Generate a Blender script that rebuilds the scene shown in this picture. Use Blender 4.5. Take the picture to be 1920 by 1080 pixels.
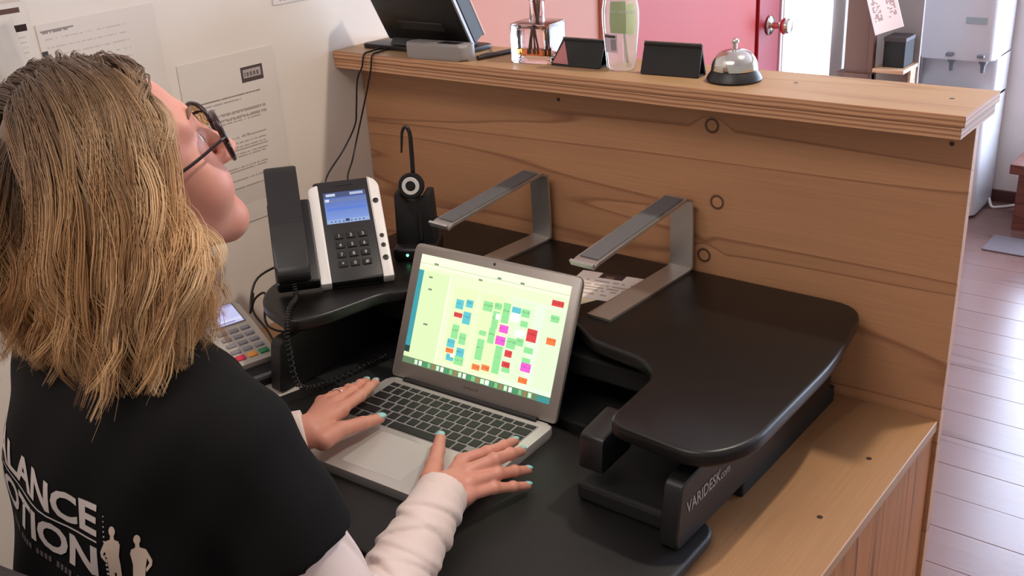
import bpy, bmesh, math, random
import numpy as np
from mathutils import Vector, Matrix
from mathutils.bvhtree import BVHTree

S = bpy.context.scene
for o in list(bpy.data.objects):
    bpy.data.objects.remove(o)
COL = S.collection
rng = random.Random(7)
nr = np.random.default_rng(11)

# ------------------------------------------------------------------ camera
CAM = (1.551, -1.45, 1.561)
R = [[0.78606804, 0.20447399, -0.5833416],
     [0.61565169, -0.34356634, 0.70917922],
     [-0.05540784, -0.91659836, -0.39595127]]
cd = bpy.data.cameras.new('camera')
cam = bpy.data.objects.new('camera', cd)
COL.objects.link(cam)
m = Matrix.Identity(4)
for i in range(3):
    m[i][0] = R[i][0]; m[i][1] = -R[i][1]; m[i][2] = -R[i][2]; m[i][3] = CAM[i]
cam.matrix_world = m
cd.sensor_width = 36.0
cd.lens = 36.0 * 1946.6 / 1920
cd.clip_start = 0.02
S.camera = cam

# ------------------------------------------------------------------ world, lights, exposure
S.view_settings.view_transform = 'Standard'
S.view_settings.look = 'None'
S.view_settings.gamma = 1.0
S.view_settings.use_curve_mapping = False
S.view_settings.exposure = 0.0
W = bpy.data.worlds.new('world')
S.world = W
W.use_nodes = True
W.node_tree.nodes['Background'].inputs[0].default_value = (1.0, 0.93, 0.87, 1)
W.node_tree.nodes['Background'].inputs[1].default_value = 0.46


def lamp(name, kind, loc, energy, color, target=None, **kw):
    d = bpy.data.lights.new(name, kind)
    d.energy = energy
    d.color = color
    for k, v in kw.items():
        setattr(d, k, v)
    o = bpy.data.objects.new(name, d)
    COL.objects.link(o)
    o.location = loc
    if target:
        o.rotation_euler = (Vector(target) - Vector(loc)).to_track_quat('-Z', 'Y').to_euler()
    return o


# ceiling downlight above the counter
lamp('downlight', 'SPOT', (1.37, 0.24, 2.6), 74, (1.0, 0.88, 0.72), (1.1, -0.1, 0.7),
     spot_size=math.radians(100), spot_blend=0.6, shadow_soft_size=0.04)
# unseen area lamp added as overhead fill on the desk side of the room
lamp('overhead_fill', 'AREA', (0.75, -1.6, 2.6), 15, (1.0, 0.92, 0.85), (0.6, -0.9, 0.8),
     shape='RECTANGLE', size=1.2, size_y=0.6)


# ------------------------------------------------------------------ helpers
def lin(c):
    return tuple((x / 12.92 if x <= 0.04045 else ((x + 0.055) / 1.055) ** 2.4) for x in c)


def rgb(r, g, b):
    return lin((r / 255, g / 255, b / 255)) + (1,)


def mat(name, col, rough=0.5, metal=0.0, noise=0.0, nscale=40, bump=0.0, bscale=200, spec=0.5, sheen=0.0):
    M = bpy.data.materials.new(name)
    M.use_nodes = True
    n = M.node_tree.nodes
    l = M.node_tree.links
    p = n['Principled BSDF']
    p.inputs['Base Color'].default_value = col
    p.inputs['Roughness'].default_value = rough
    p.inputs['Metallic'].default_value = metal
    p.inputs['Specular IOR Level'].default_value = spec
    if sheen:
        p.inputs['Sheen Weight'].default_value = sheen
    tc = n.new('ShaderNodeTexCoord')
    if noise:
        t = n.new('ShaderNodeTexNoise')
        t.inputs['Scale'].default_value = nscale
        t.inputs['Detail'].default_value = 4
        l.new(tc.outputs['Object'], t.inputs['Vector'])
        mx = n.new('ShaderNodeMix')
        mx.data_type = 'RGBA'
        mx.inputs[6].default_value = tuple(c * (1 - noise) for c in col[:3]) + (1,)
        mx.inputs[7].default_value = tuple(min(1, c * (1 + noise)) for c in col[:3]) + (1,)
        l.new(t.outputs['Fac'], mx.inputs[0])
        l.new(mx.outputs[2], p.inputs['Base Color'])
    if bump:
        t2 = n.new('ShaderNodeTexNoise')
        t2.inputs['Scale'].default_value = bscale
        t2.inputs['Detail'].default_value = 3
        l.new(tc.outputs['Object'], t2.inputs['Vector'])
        b = n.new('ShaderNodeBump')
        b.inputs['Strength'].default_value = bump
        b.inputs['Distance'].default_value = 0.002
        l.new(t2.outputs['Fac'], b.inputs['Height'])
        l.new(b.outputs['Normal'], p.inputs['Normal'])
    return M


def emat(name, col, strength, rough=0.3):
    M = mat(name, col, rough)
    p = M.node_tree.nodes['Principled BSDF']
    p.inputs['Emission Color'].default_value = col
    p.inputs['Emission Strength'].default_value = strength
    return M


def glassmat(name, col=(1, 1, 1, 1), rough=0.02, ior=1.45):
    M = mat(name, col, rough)
    p = M.node_tree.nodes['Principled BSDF']
    p.inputs['Transmission Weight'].default_value = 1.0
    p.inputs['IOR'].default_value = ior
    return M


def woodmat(name, c1, c2, axis='X', scale=9.0, stretch=0.12, rough=0.5, knots=(), dist=5.0, rings=7.0, tint=None):
    """Plain-sawn timber: distorted bands stretched along the grain axis, with optional knots (object coords)."""
    M = bpy.data.materials.new(name)
    M.use_nodes = True
    n = M.node_tree.nodes
    l = M.node_tree.links
    p = n['Principled BSDF']
    p.inputs['Roughness'].default_value = rough
    tc = n.new('ShaderNodeTexCoord')
    mp = n.new('ShaderNodeMapping')
    sc = [1, 1, 1]
    sc['XYZ'.index(axis)] = stretch
    mp.inputs['Scale'].default_value = sc
    l.new(tc.outputs['Object'], mp.inputs['Vector'])
    big = n.new('ShaderNodeTexNoise')
    big.inputs['Scale'].default_value = scale
    big.inputs['Detail'].default_value = 2
    big.inputs['Distortion'].default_value = 0.4
    l.new(mp.outputs['Vector'], big.inputs['Vector'])
    mul = n.new('ShaderNodeMath')
    mul.operation = 'MULTIPLY'
    mul.inputs[1].default_value = rings
    l.new(big.outputs['Fac'], mul.inputs[0])
    last = mul.outputs[0]
    dmin = None
    for k in knots:
        vm = n.new('ShaderNodeVectorMath')
        vm.operation = 'DISTANCE'
        vm.inputs[1].default_value = k
        l.new(tc.outputs['Object'], vm.inputs[0])
        # grain swerves round the knot
        e = n.new('ShaderNodeMapRange')
        e.inputs[1].default_value = 0.0
        e.inputs[2].default_value = 0.045
        e.inputs[3].default_value = 0.5
        e.inputs[4].default_value = 0.0
        e.interpolation_type = 'SMOOTHSTEP'
        l.new(vm.outputs['Value'], e.inputs[0])
        a = n.new('ShaderNodeMath')
        a.operation = 'ADD'
        l.new(last, a.inputs[0])
        l.new(e.outputs[0], a.inputs[1])
        last = a.outputs[0]
        if dmin is None:
            dmin = vm.outputs['Value']
        else:
            mi = n.new('ShaderNodeMath')
            mi.operation = 'MINIMUM'
            l.new(dmin, mi.inputs[0])
            l.new(vm.outputs['Value'], mi.inputs[1])
            dmin = mi.outputs[0]
    fr = n.new('ShaderNodeMath')
    fr.operation = 'FRACT'
    l.new(last, fr.inputs[0])
    rp = n.new('ShaderNodeValToRGB')
    e = rp.color_ramp.elements
    e[0].position = 0.0
    e[0].color = c1
    e[1].position = 0.86
    e[1].color = tuple(c1[i] * 0.75 + c2[i] * 0.25 for i in range(3)) + (1,)
    x = e.new(0.95)
    x.color = c2
    x = e.new(1.0)
    x.color = c1
    l.new(fr.outputs[0], rp.inputs[0])
    # fine fibre
    fm = n.new('ShaderNodeMapping')
    fs = [260, 260, 260]
    fs['XYZ'.index(axis)] = 6
    fm.inputs['Scale'].default_value = fs
    l.new(tc.outputs['Object'], fm.inputs['Vector'])
    fn = n.new('ShaderNodeTexNoise')
    fn.inputs['Scale'].default_value = 1.0
    fn.inputs['Detail'].default_value = 3
    l.new(fm.outputs['Vector'], fn.inputs['Vector'])
    mr = n.new('ShaderNodeMapRange')
    mr.inputs[3].default_value = 0.82
    mr.inputs[4].default_value = 1.16
    l.new(fn.outputs['Fac'], mr.inputs[0])
    mx = n.new('ShaderNodeMix')
    mx.data_type = 'RGBA'
    mx.blend_type = 'MULTIPLY'
    mx.inputs[0].default_value = 1.0
    l.new(rp.outputs[0], mx.inputs[6])
    l.new(mr.outputs[0], mx.inputs[7])
    out = mx.outputs[2]
    if dmin is not None:
        kr = n.new('ShaderNodeValToRGB')
        ke = kr.color_ramp.elements
        dk = tuple(c * 0.28 for c in c2[:3])
        ke[0].position = 0.0
        ke[0].color = tuple(c * 0.9 for c in c1[:3]) + (1,)
        ke[1].position = 1.0
        ke[1].color = tuple(c1[:3]) + (1,)
        for pos, c, f in ((0.30, tuple(q * .95 for q in c1[:3]), 1), (0.37, dk, 1), (0.43, dk, 1), (0.50, c2, 1)):
            x = ke.new(pos)
            x.color = tuple(c[:3]) + (1,)
        sc2 = n.new('ShaderNodeMath')
        sc2.operation = 'MULTIPLY'
        sc2.inputs[1].default_value = 1 / 0.026
        l.new(dmin, sc2.inputs[0])
        l.new(sc2.outputs[0], kr.inputs[0])
        st = n.new('ShaderNodeMapRange')
        st.inputs[1].default_value = 0.0118
        st.inputs[2].default_value = 0.0150
        st.inputs[3].default_value = 1.0
        st.inputs[4].default_value = 0.0
        l.new(dmin, st.inputs[0])
        m2 = n.new('ShaderNodeMix')
        m2.data_type = 'RGBA'
        l.new(st.outputs[0], m2.inputs[0])
        l.new(out, m2.inputs[6])
        l.new(kr.outputs[0], m2.inputs[7])
        out = m2.outputs[2]
    l.new(out, p.inputs['Base Color'])
    b = n.new('ShaderNodeBump')
    b.inputs['Strength'].default_value = 0.15
    b.inputs['Distance'].default_value = 0.001
    l.new(fn.outputs['Fac'], b.inputs['Height'])
    l.new(b.outputs['Normal'], p.inputs['Normal'])
    return M


def vcolmat(name, rough=0.6, emit=0.0, spec=0.3):
    M = bpy.data.materials.new(name)
    M.use_nodes = True
    n = M.node_tree.nodes
    l = M.node_tree.links
    p = n['Principled BSDF']
    p.inputs['Roughness'].default_value = rough
    p.inputs['Specular IOR Level'].default_value = spec
    a = n.new('ShaderNodeVertexColor')
    a.layer_name = 'Col'
    l.new(a.outputs['Color'], p.inputs['Base Color'])
    if emit:
        p.inputs['Base Color'].default_value = (0.02, 0.02, 0.02, 1)
        l.remove(p.inputs['Base Color'].links[0])
        l.new(a.outputs['Color'], p.inputs['Emission Color'])
        p.inputs['Emission Strength'].default_value = emit
    return M


INV = {}


def root(name, label, cat, loc=(0, 0, 0), rot=(0, 0, 0), group=None):
    o = bpy.data.objects.new(name, None)
    COL.objects.link(o)
    o.location = loc
    o.rotation_euler = rot
    o.empty_display_size = 0.05
    o['label'] = label
    o['category'] = cat
    if group:
        o['group'] = group
    from mathutils import Euler
    INV[o.name] = (Matrix.Translation(loc) @ Euler(rot).to_matrix().to_4x4()).inverted()
    return o


def link(name, me, M, parent=None, smooth=None, world=True, label=None):
    """Link mesh as one object.  world=True: mesh given in world coordinates, moved into the parent's frame."""
    if M is not None:
        me.materials.clear()
        for x in (M if isinstance(M, (list, tuple)) else [M]):
            me.materials.append(x)
    o = bpy.data.objects.new(name, me)
    COL.objects.link(o)
    if parent:
        o.parent = parent
        if world:
            top = parent
            while top.parent:
                top = top.parent
            me.transform(INV[top.name])
    if smooth is not None:
        me.shade_smooth() if smooth is True else me.set_sharp_from_angle(angle=math.radians(smooth))
        if smooth is not True:
            me.polygons.foreach_set('use_smooth', [True] * len(me.polygons))
            me.set_sharp_from_angle(angle=math.radians(smooth))
    if label:
        o['label'] = label
    return o


def single(o, label, cat, group=None):
    o['label'] = label
    o['category'] = cat
    if group:
        o['group'] = group
    return o


def struct(o):
    o['kind'] = 'structure'
    return o


def tomesh(bm, name='mesh'):
    bmesh.ops.recalc_face_normals(bm, faces=bm.faces[:])
    me = bpy.data.meshes.new(name)
    bm.to_mesh(me)
    bm.free()
    return me


def box(bm, x0, x1, y0, y1, z0, z1, bev=0.0, seg=2, M=None):
    r = bmesh.ops.create_cube(bm, size=1.0)
    vs = r['verts']
    for v in vs:
        v.co = Vector(((x0 + x1) / 2 + v.co.x * (x1 - x0), (y0 + y1) / 2 + v.co.y * (y1 - y0), (z0 + z1) / 2 + v.co.z * (z1 - z0)))
    if bev:
        es = list({e for v in vs for e in v.link_edges})
        rr = bmesh.ops.bevel(bm, geom=es, offset=bev, segments=seg, affect='EDGES', profile=0.5)
        vs = list({v for f in rr['faces'] for v in f.verts} | {v for v in vs if v.is_valid})
    if M is not None:
        for v in vs:
            v.co = M @ v.co
    return vs


def boxme(x0, x1, y0, y1, z0, z1, bev=0.0, seg=2, M=None):
    bm = bmesh.new()
    box(bm, x0, x1, y0, y1, z0, z1, bev, seg, M)
    return tomesh(bm)


def rounded(poly, rad, seg=5):
    """Round the corners of a 2-D polygon; rad is a number or a list."""
    n = len(poly)
    out = []
    for i in range(n):
        r = rad[i] if isinstance(rad, (list, tuple)) else rad
        p = Vector(poly[i]); a = Vector(poly[i - 1]); b = Vector(poly[(i + 1) % n])
        if r <= 0:
            out.append(p); continue
        da = (a - p); db = (b - p)
        t = min(r, da.length * .49, db.length * .49)
        A = p + da.normalized() * t
        B = p + db.normalized() * t
        for k in range(seg + 1):
            u = k / seg
            out.append((1 - u) ** 2 * A + 2 * u * (1 - u) * p + u * u * B)
    return out


def prism(bm, poly, h0, h1, bev=0.0, seg=2, M=None, plane='XY'):
    """Extrude a polygon.  plane XY -> heights along z; YZ -> along x; XZ -> along y."""
    def P(q, h):
        if plane == 'XY':
            return Vector((q[0], q[1], h))
        if plane == 'YZ':
            return Vector((h, q[0], q[1]))
        return Vector((q[0], h, q[1]))
    lo = [bm.verts.new(P(q, h0)) for q in poly]
    hi = [bm.verts.new(P(q, h1)) for q in poly]
    n = len(poly)
    f0 = bm.faces.new(lo[::-1]); f1 = bm.faces.new(hi)
    for i in range(n):
        bm.faces.new((lo[i], lo[(i + 1) % n], hi[(i + 1) % n], hi[i]))
    vs = lo + hi
    if bev:
        es = list(set(f0.edges) | set(f1.edges))
        rr = bmesh.ops.bevel(bm, geom=es, offset=bev, segments=seg, affect='EDGES', profile=0.5)
        vs = list({v for f in rr['faces'] for v in f.verts} | {v for v in vs if v.is_valid})
    if M is not None:
        for v in vs:
            v.co = M @ v.co
    return vs


def slab(poly, z0, z1, r, seg=4):
    """Slab with a rounded rim: rings of the outline pushed inwards (works for concave outlines)."""
    n = len(poly)
    P = [Vector(p) for p in poly]
    nor = []
    for i in range(n):
        a = (P[i] - P[i - 1]); b = (P[(i + 1) % n] - P[i])
        q = Vector((a.y, -a.x)).normalized() + Vector((b.y, -b.x)).normalized()
        nor.append(q.normalized())
    area = sum(P[i - 1].x * P[i].y - P[i].x * P[i - 1].y for i in range(n))
    if area < 0:
        nor = [-q for q in nor]
    bm = bmesh.new()
    prof = []
    for k in range(seg + 1):
        a = math.pi / 2 * k / seg
        prof.append((r * (1 - math.sin(a)), z0 + r * (1 - math.cos(a))))
    for k in range(seg + 1):
        a = math.pi / 2 * k / seg
        prof.append((r * (1 - math.cos(a)), z1 - r * (1 - math.sin(a))))
    rings = [[bm.verts.new((P[i].x - nor[i].x * o, P[i].y - nor[i].y * o, z)) for i in range(n)] for o, z in prof]
    for A, B in zip(rings, rings[1:]):
        for i in range(n):
            bm.faces.new((A[i], A[(i + 1) % n], B[(i + 1) % n], B[i]))
    bm.faces.new(rings[0][::-1]); bm.faces.new(rings[-1])
    bmesh.ops.triangulate(bm, faces=[f for f in bm.faces if len(f.verts) > 4])
    return tomesh(bm)


def prismme(*a, **k):
    bm = bmesh.new()
    prism(bm, *a, **k)
    return tomesh(bm)


def catmull(pts, per=8):
    P = [Vector(p) for p in pts]
    P = [P[0] * 2 - P[1]] + P + [P[-1] * 2 - P[-2]]
    out = []
    for i in range(1, len(P) - 2):
        for k in range(per):
            t = k / per
            a, b, c, d = P[i - 1:i + 3]
            out.append(0.5 * ((2 * b) + (c - a) * t + (2 * a - 5 * b + 4 * c - d) * t * t + (3 * b - a - 3 * c + d) * t ** 3))
    out.append(P[-2])
    return out


def tube(bm, pts, rad, sides=8, cap=True):
    pts = [Vector(p) for p in pts]
    n = len(pts)
    up = Vector((0.13, 0.21, 0.97))
    rings = []
    prev = None
    for i, p in enumerate(pts):
        t = (pts[min(i + 1, n - 1)] - pts[max(i - 1, 0)]).normalized()
        if prev is None:
            u = t.cross(up)
            if u.length < 1e-3:
                u = t.cross(Vector((1, 0, 0)))
            u.normalize()
        else:
            u = (prev - t * prev.dot(t)).normalized()
        prev = u
        v = t.cross(u)
        r = rad[i] if isinstance(rad, (list, tuple)) else rad
        rings.append([bm.verts.new(p + (u * math.cos(2 * math.pi * k / sides) + v * math.sin(2 * math.pi * k / sides)) * r) for k in range(sides)])
    for i in range(n - 1):
        for k in range(sides):
            bm.faces.new((rings[i][k], rings[i][(k + 1) % sides], rings[i + 1][(k + 1) % sides], rings[i + 1][k]))
    if cap:
        bm.faces.new(rings[0][::-1]); bm.faces.new(rings[-1])
    return [v for r in rings for v in r]


def tubeme(pts, rad, sides=8):
    bm = bmesh.new()
    tube(bm, pts, rad, sides)
    return tomesh(bm)


def lathe(bm, prof, center=(0, 0, 0), sides=32, M=None, cap=True):
    c = Vector(center)
    rings = []
    allv = []
    for r, z in prof:
        if r < 1e-6:
            v = bm.verts.new(c + Vector((0, 0, z)))
            rings.append([v]); allv.append(v)
        else:
            ring = [bm.verts.new(c + Vector((r * math.cos(2 * math.pi * k / sides), r * math.sin(2 * math.pi * k / sides), z))) for k in range(sides)]
            rings.append(ring); allv += ring
    for a, b in zip(rings, rings[1:]):
        for k in range(sides):
            k2 = (k + 1) % sides
            if len(a) == 1 and len(b) == 1:
                continue
            if len(a) == 1:
                bm.faces.new((a[0], b[k2], b[k]))
            elif len(b) == 1:
                bm.faces.new((a[k], a[k2], b[0]))
            else:
                bm.faces.new((a[k], a[k2], b[k2], b[k]))
    if M is not None:
        for v in allv:
            v.co = M @ v.co
    return allv


def latheme(prof, center=(0, 0, 0), sides=32, M=None):
    bm = bmesh.new()
    lathe(bm, prof, center, sides, M)
    return tomesh(bm)


def textmesh(txt, size, M, bold=0.0, xs=1.0, extrude=0.0003, align='LEFT', sub=0.0, spacing=1.0):
    """Lettering as mesh, lying in the XY plane of matrix M."""
    cu = bpy.data.curves.new('lettering', 'FONT')
    cu.body = txt
    cu.size = size
    cu.extrude = extrude
    cu.offset = bold
    cu.align_x = align
    cu.resolution_u = 3
    cu.space_character = spacing
    o = bpy.data.objects.new('lettering', cu)
    COL.objects.link(o)
    dg = bpy.context.evaluated_depsgraph_get()
    me = bpy.data.meshes.new_from_object(o.evaluated_get(dg), depsgraph=dg)
    bpy.data.objects.remove(o)
    bpy.data.curves.remove(cu)
    me.transform(M @ Matrix.Diagonal((xs, 1, 1, 1)))
    return me


def frame(o, x, y, z=None):
    """Matrix with origin o and in-plane axes x, y."""
    x = Vector(x).normalized()
    y = Vector(y)
    y = (y - x * y.dot(x)).normalized()
    z = x.cross(y)
    M = Matrix.Identity(4)
    for i in range(3):
        M[i][0], M[i][1], M[i][2], M[i][3] = x[i], y[i], z[i], o[i]
    return M


def gridprint(nx, ny, w, h, colors, M):
    """Flat printed / lit sheet: nx x ny quads coloured by a numpy array (ny,nx,3); origin top-left, x right, y down, in plane of M."""
    xs = np.linspace(0, w, nx + 1); ys = -np.linspace(0, h, ny + 1)
    X, Y = np.meshgrid(xs, ys)
    co = np.stack([X, Y, np.zeros_like(X)], -1).reshape(-1, 3)
    idx = np.arange((nx + 1) * (ny + 1)).reshape(ny + 1, nx + 1)
    f = np.stack([idx[1:, :-1], idx[1:, 1:], idx[:-1, 1:], idx[:-1, :-1]], -1).reshape(-1, 4)
    me = bpy.data.meshes.new('print')
    me.from_pydata(co.tolist(), [], f.tolist())
    a = me.color_attributes.new('Col', 'FLOAT_COLOR', 'CORNER')
    c = np.repeat(np.concatenate([colors.reshape(-1, 3), np.ones((nx * ny, 1))], 1), 4, axis=0).astype(np.float32)
    a.data.foreach_set('color', c.ravel())
    me.transform(M)
    return me


def L3(r, g, b):
    return np.array(lin((r / 255, g / 255, b / 255)))


# ------------------------------------------------------------------ implicit surfaces (bodies, cloth)
def smin(a, b, k):
    h = np.clip(0.5 + 0.5 * (b - a) / k, 0, 1)
    return b * (1 - h) + a * h - k * h * (1 - h)


def cap_(P, a, b, ra, rb):
    a = np.asarray(a, float); b = np.asarray(b, float)
    d = b - a
    t = np.clip(((P - a) @ d) / (d @ d), 0, 1)
    q = P - a - t[..., None] * d
    return np.sqrt((q * q).sum(-1)) - (ra + (rb - ra) * t)


def ell_(P, c, r, Rm=None):
    q = P - np.asarray(c, float)
    if Rm is not None:
        q = q @ Rm
    r = np.asarray(r, float)
    k0 = np.sqrt(((q / r) ** 2).sum(-1))
    k1 = np.sqrt(((q / r ** 2) ** 2).sum(-1)) + 1e-9
    return k0 * (k0 - 1) / k1


def surfnet(fn, lo, hi, h):
    lo = np.asarray(lo, float); hi = np.asarray(hi, float)
    n = np.ceil((hi - lo) / h).astype(int) + 1
    ax = [lo[i] + h * np.arange(n[i]) for i in range(3)]
    P = np.stack(np.meshgrid(*ax, indexing='ij'), -1)
    F = fn(P)
    s = F < 0
    nx, ny, nz = n
    acc = np.zeros((nx - 1, ny - 1, nz - 1, 3)); cnt = np.zeros((nx - 1, ny - 1, nz - 1))
    sl = lambda i, N: slice(i, N - 1 + i)
    for axis in range(3):
        for u in (0, 1):
            for v in (0, 1):
                off = [0, 0, 0]
                o1, o2 = [i for i in range(3) if i != axis]
                off[o1] = u; off[o2] = v
                A = tuple(sl(off[i], n[i]) for i in range(3))
                off[axis] = 1
                B = tuple(sl(off[i], n[i]) for i in range(3))
                fa = F[A]; fb = F[B]
                c = s[A] != s[B]
                t = np.where(c, fa / np.where(c, fa - fb, 1), 0)
                pos = np.zeros(fa.shape + (3,))
                pos[..., o1] = u; pos[..., o2] = v; pos[..., axis] = t
                acc += pos * c[..., None]; cnt += c
    act = cnt > 0
    idx = -np.ones(act.shape, int)
    idx[act] = np.arange(act.sum())
    base = np.stack(np.nonzero(act), -1)
    V = lo + h * (base + acc[act] / cnt[act][:, None])
    faces = []
    for axis in range(3):
        o1, o2 = [(axis + 1) % 3, (axis + 2) % 3]
        A = [slice(0, n[i]) for i in range(3)]; B = list(A)
        A[axis] = slice(0, n[axis] - 1); B[axis] = slice(1, n[axis])
        sa = s[tuple(A)]; sb = s[tuple(B)]
        c = sa != sb
        I = np.stack(np.nonzero(c), -1)
        ok = (I[:, o1] > 0) & (I[:, o2] > 0) & (I[:, o1] < n[o1] - 1) & (I[:, o2] < n[o2] - 1)
        I = I[ok]
        e1 = np.zeros(3, int); e1[o1] = 1
        e2 = np.zeros(3, int); e2[o2] = 1
        q = [I - e1 - e2, I - e2, I, I - e1]
        Q = np.stack([idx[tuple(k.T)] for k in q], -1)
        fl = sa[tuple(I.T)]
        Q[~fl] = Q[~fl][:, ::-1]
        faces.append(Q)
    faces = np.concatenate(faces)
    return V, faces


def npmesh(parts, name='mesh'):
    """Join (V, F) arrays into one mesh."""
    Vs = []; Fs = []; o = 0
    for V, F in parts:
        Vs.append(V); Fs.append(F + o); o += len(V)
    V = np.concatenate(Vs); F = np.concatenate(Fs)
    me = bpy.data.meshes.new(name)
    k = F.shape[1]
    me.vertices.add(len(V)); me.vertices.foreach_set('co', V.astype(np.float32).ravel())
    me.loops.add(F.size); me.loops.foreach_set('vertex_index', F.astype(np.int32).ravel())
    me.polygons.add(len(F)); me.polygons.foreach_set('loop_start', np.arange(0, F.size, k, dtype=np.int32))
    me.update(calc_edges=True)
    me.validate()
    return me

# ------------------------------------------------------------------ materials
M_wall = mat('painted_plaster', rgb(226, 214, 203), 0.75, noise=0.02, nscale=6, bump=0.05, bscale=120)
M_wallcool = mat('painted_plaster_grey', rgb(232, 226, 224), 0.7, noise=0.02, nscale=6)
M_salmon = mat('salmon_paint', rgb(198, 132, 108), 0.6, noise=0.03, nscale=5)
M_red = mat('red_paint_glare', rgb(186, 58, 50), 0.5, noise=0.04, nscale=8, spec=0.3)  # door red made lighter: the glare on its gloss is put into the colour
M_reddark = mat('deep_red_paint', rgb(158, 22, 36), 0.4, spec=0.3)  # the same door's red without the glare colour
M_ceil = mat('ceiling_white', rgb(236, 228, 220), 0.8)
M_floor = woodmat('timber_floor', rgb(122, 92, 86), rgb(102, 72, 64), 'X', 5.0, 0.15, 0.25, rings=3)
M_floor.node_tree.nodes['Principled BSDF'].inputs['Specular IOR Level'].default_value = 0.7
M_subfloor = mat('subfloor', rgb(84, 60, 54), 0.6)
M_trimdark = mat('dark_skirting', rgb(82, 50, 46), 0.5)
M_white = mat('white_plastic', rgb(232, 228, 226), 0.35)
M_pine = woodmat('pine_plywood', rgb(190, 139, 101), rgb(150, 102, 73), 'X', 8.0, 0.06, 0.5, rings=4.5,
                 knots=((0.788, 0, 1.128), (0.80, 0, 1.002), (0.778, 0.0, 0.905)))
M_pinetop = woodmat('pine_board_top', rgb(168, 134, 98), rgb(150, 112, 78), 'X', 8.0, 0.1, 0.45, rings=4)
M_desk = woodmat('desk_plywood', rgb(166, 124, 86), rgb(148, 106, 72), 'Y', 6.0, 0.15, 0.5, rings=3)
M_side = woodmat('side_panel_pine', rgb(178, 116, 70), rgb(112, 64, 38), 'Z', 16.0, 0.05, 0.5, rings=5)
M_side.node_tree.nodes['Principled BSDF'].inputs['Specular IOR Level'].default_value = 0.12
M_knob = mat('dark_knot', rgb(70, 40, 28), 0.6)
M_screw = mat('screw_head', rgb(92, 82, 74), 0.4, 0.8)
M_black = mat('black_powder_coat', rgb(15, 13, 12), 0.36, noise=0.08, nscale=300, bump=0.05, bscale=900, spec=0.45)
M_blackp = mat('black_plastic', rgb(24, 22, 23), 0.4)
M_matte = mat('matte_black', rgb(20, 19, 20), 0.7)
M_desktop = mat('black_laminate', rgb(15, 13, 13), 0.55, noise=0.06, nscale=400, bump=0.05, bscale=1200)
M_alu = mat('brushed_aluminium', rgb(190, 186, 182), 0.36, 0.85, noise=0.03, nscale=200)
M_alubezel = mat('aluminium_bezel', rgb(168, 160, 154), 0.4, 0.55)
M_alumat = mat('bead_blasted_aluminium', rgb(208, 204, 200), 0.42, 0.55)
M_rubber = mat('grey_rubber_pad', rgb(92, 90, 92), 0.7)
M_chrome = mat('polished_chrome', rgb(215, 212, 206), 0.16, 1.0)
M_paper = mat('white_paper', rgb(232, 224, 216), 0.8)
M_ink = mat('grey_print', rgb(150, 136, 126), 0.8)
M_inkdark = mat('dark_print', rgb(70, 56, 52), 0.8)
M_print = vcolmat('printed_sheet', 0.75)
M_lit = vcolmat('lit_screen', 0.25, emit=1.2)
M_glass = glassmat('clear_glass', (1, 1, 1, 1), 0.01)
M_key = mat('black_key', rgb(26, 25, 26), 0.5)


# plywood edge with visible plies (stripes by height)
def plymat(name):
    M = mat(name, rgb(200, 145, 100), 0.6)
    n = M.node_tree.nodes; l = M.node_tree.links
    tc = n.new('ShaderNodeTexCoord')
    nz = n.new('ShaderNodeTexNoise'); nz.inputs['Scale'].default_value = 9
    l.new(tc.outputs['Object'], nz.inputs['Vector'])
    sp = n.new('ShaderNodeSeparateXYZ'); l.new(tc.outputs['Object'], sp.inputs[0])
    a = n.new('ShaderNodeMath'); a.operation = 'MULTIPLY_ADD'; a.inputs[1].default_value = 0.004
    l.new(nz.outputs['Fac'], a.inputs[0]); l.new(sp.outputs['Z'], a.inputs[2])
    b = n.new('ShaderNodeMath'); b.operation = 'MULTIPLY'; b.inputs[1].default_value = 150
    l.new(a.outputs[0], b.inputs[0])
    f = n.new('ShaderNodeMath'); f.operation = 'FRACT'; l.new(b.outputs[0], f.inputs[0])
    r = n.new('ShaderNodeValToRGB'); e = r.color_ramp.elements
    e[0].position = 0.0; e[0].color = rgb(204, 156, 118)
    e[1].position = 1.0; e[1].color = rgb(204, 156, 118)
    x = e.new(0.42); x.color = rgb(194, 144, 106)
    x = e.new(0.60); x.color = rgb(146, 98, 72)
    x = e.new(0.78); x.color = rgb(160, 110, 80)
    l.new(f.outputs[0], r.inputs[0])
    l.new(r.outputs[0], n['Principled BSDF'].inputs['Base Color'])
    return M


M_ply = plymat('plywood_edge')

# ------------------------------------------------------------------ room
fl = struct(link('floor', boxme(-0.4, 4.2, -2.9, 3.2, -0.06, -0.012), M_subfloor))
INV['floor'] = Matrix.Identity(4)
y = -2.9
row = 0
while y < 3.19:
    x = -0.4 - (row * 0.97) % 2.6
    y1 = min(y + 0.14, 3.2)
    while x < 4.2:
        ln = 2.6 + 0.8 * rng.random()
        a, b = max(x, -0.4), min(x + ln, 4.2)
        if b - a > 0.02:
            link('floorboard', boxme(a + .0004, b - .0004, y + .0004, y1 - .0004, -0.012, -0.0004 * rng.random(), 0.0008, 1), M_floor, fl)
        x += ln
    y = y1
    row += 1

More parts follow.
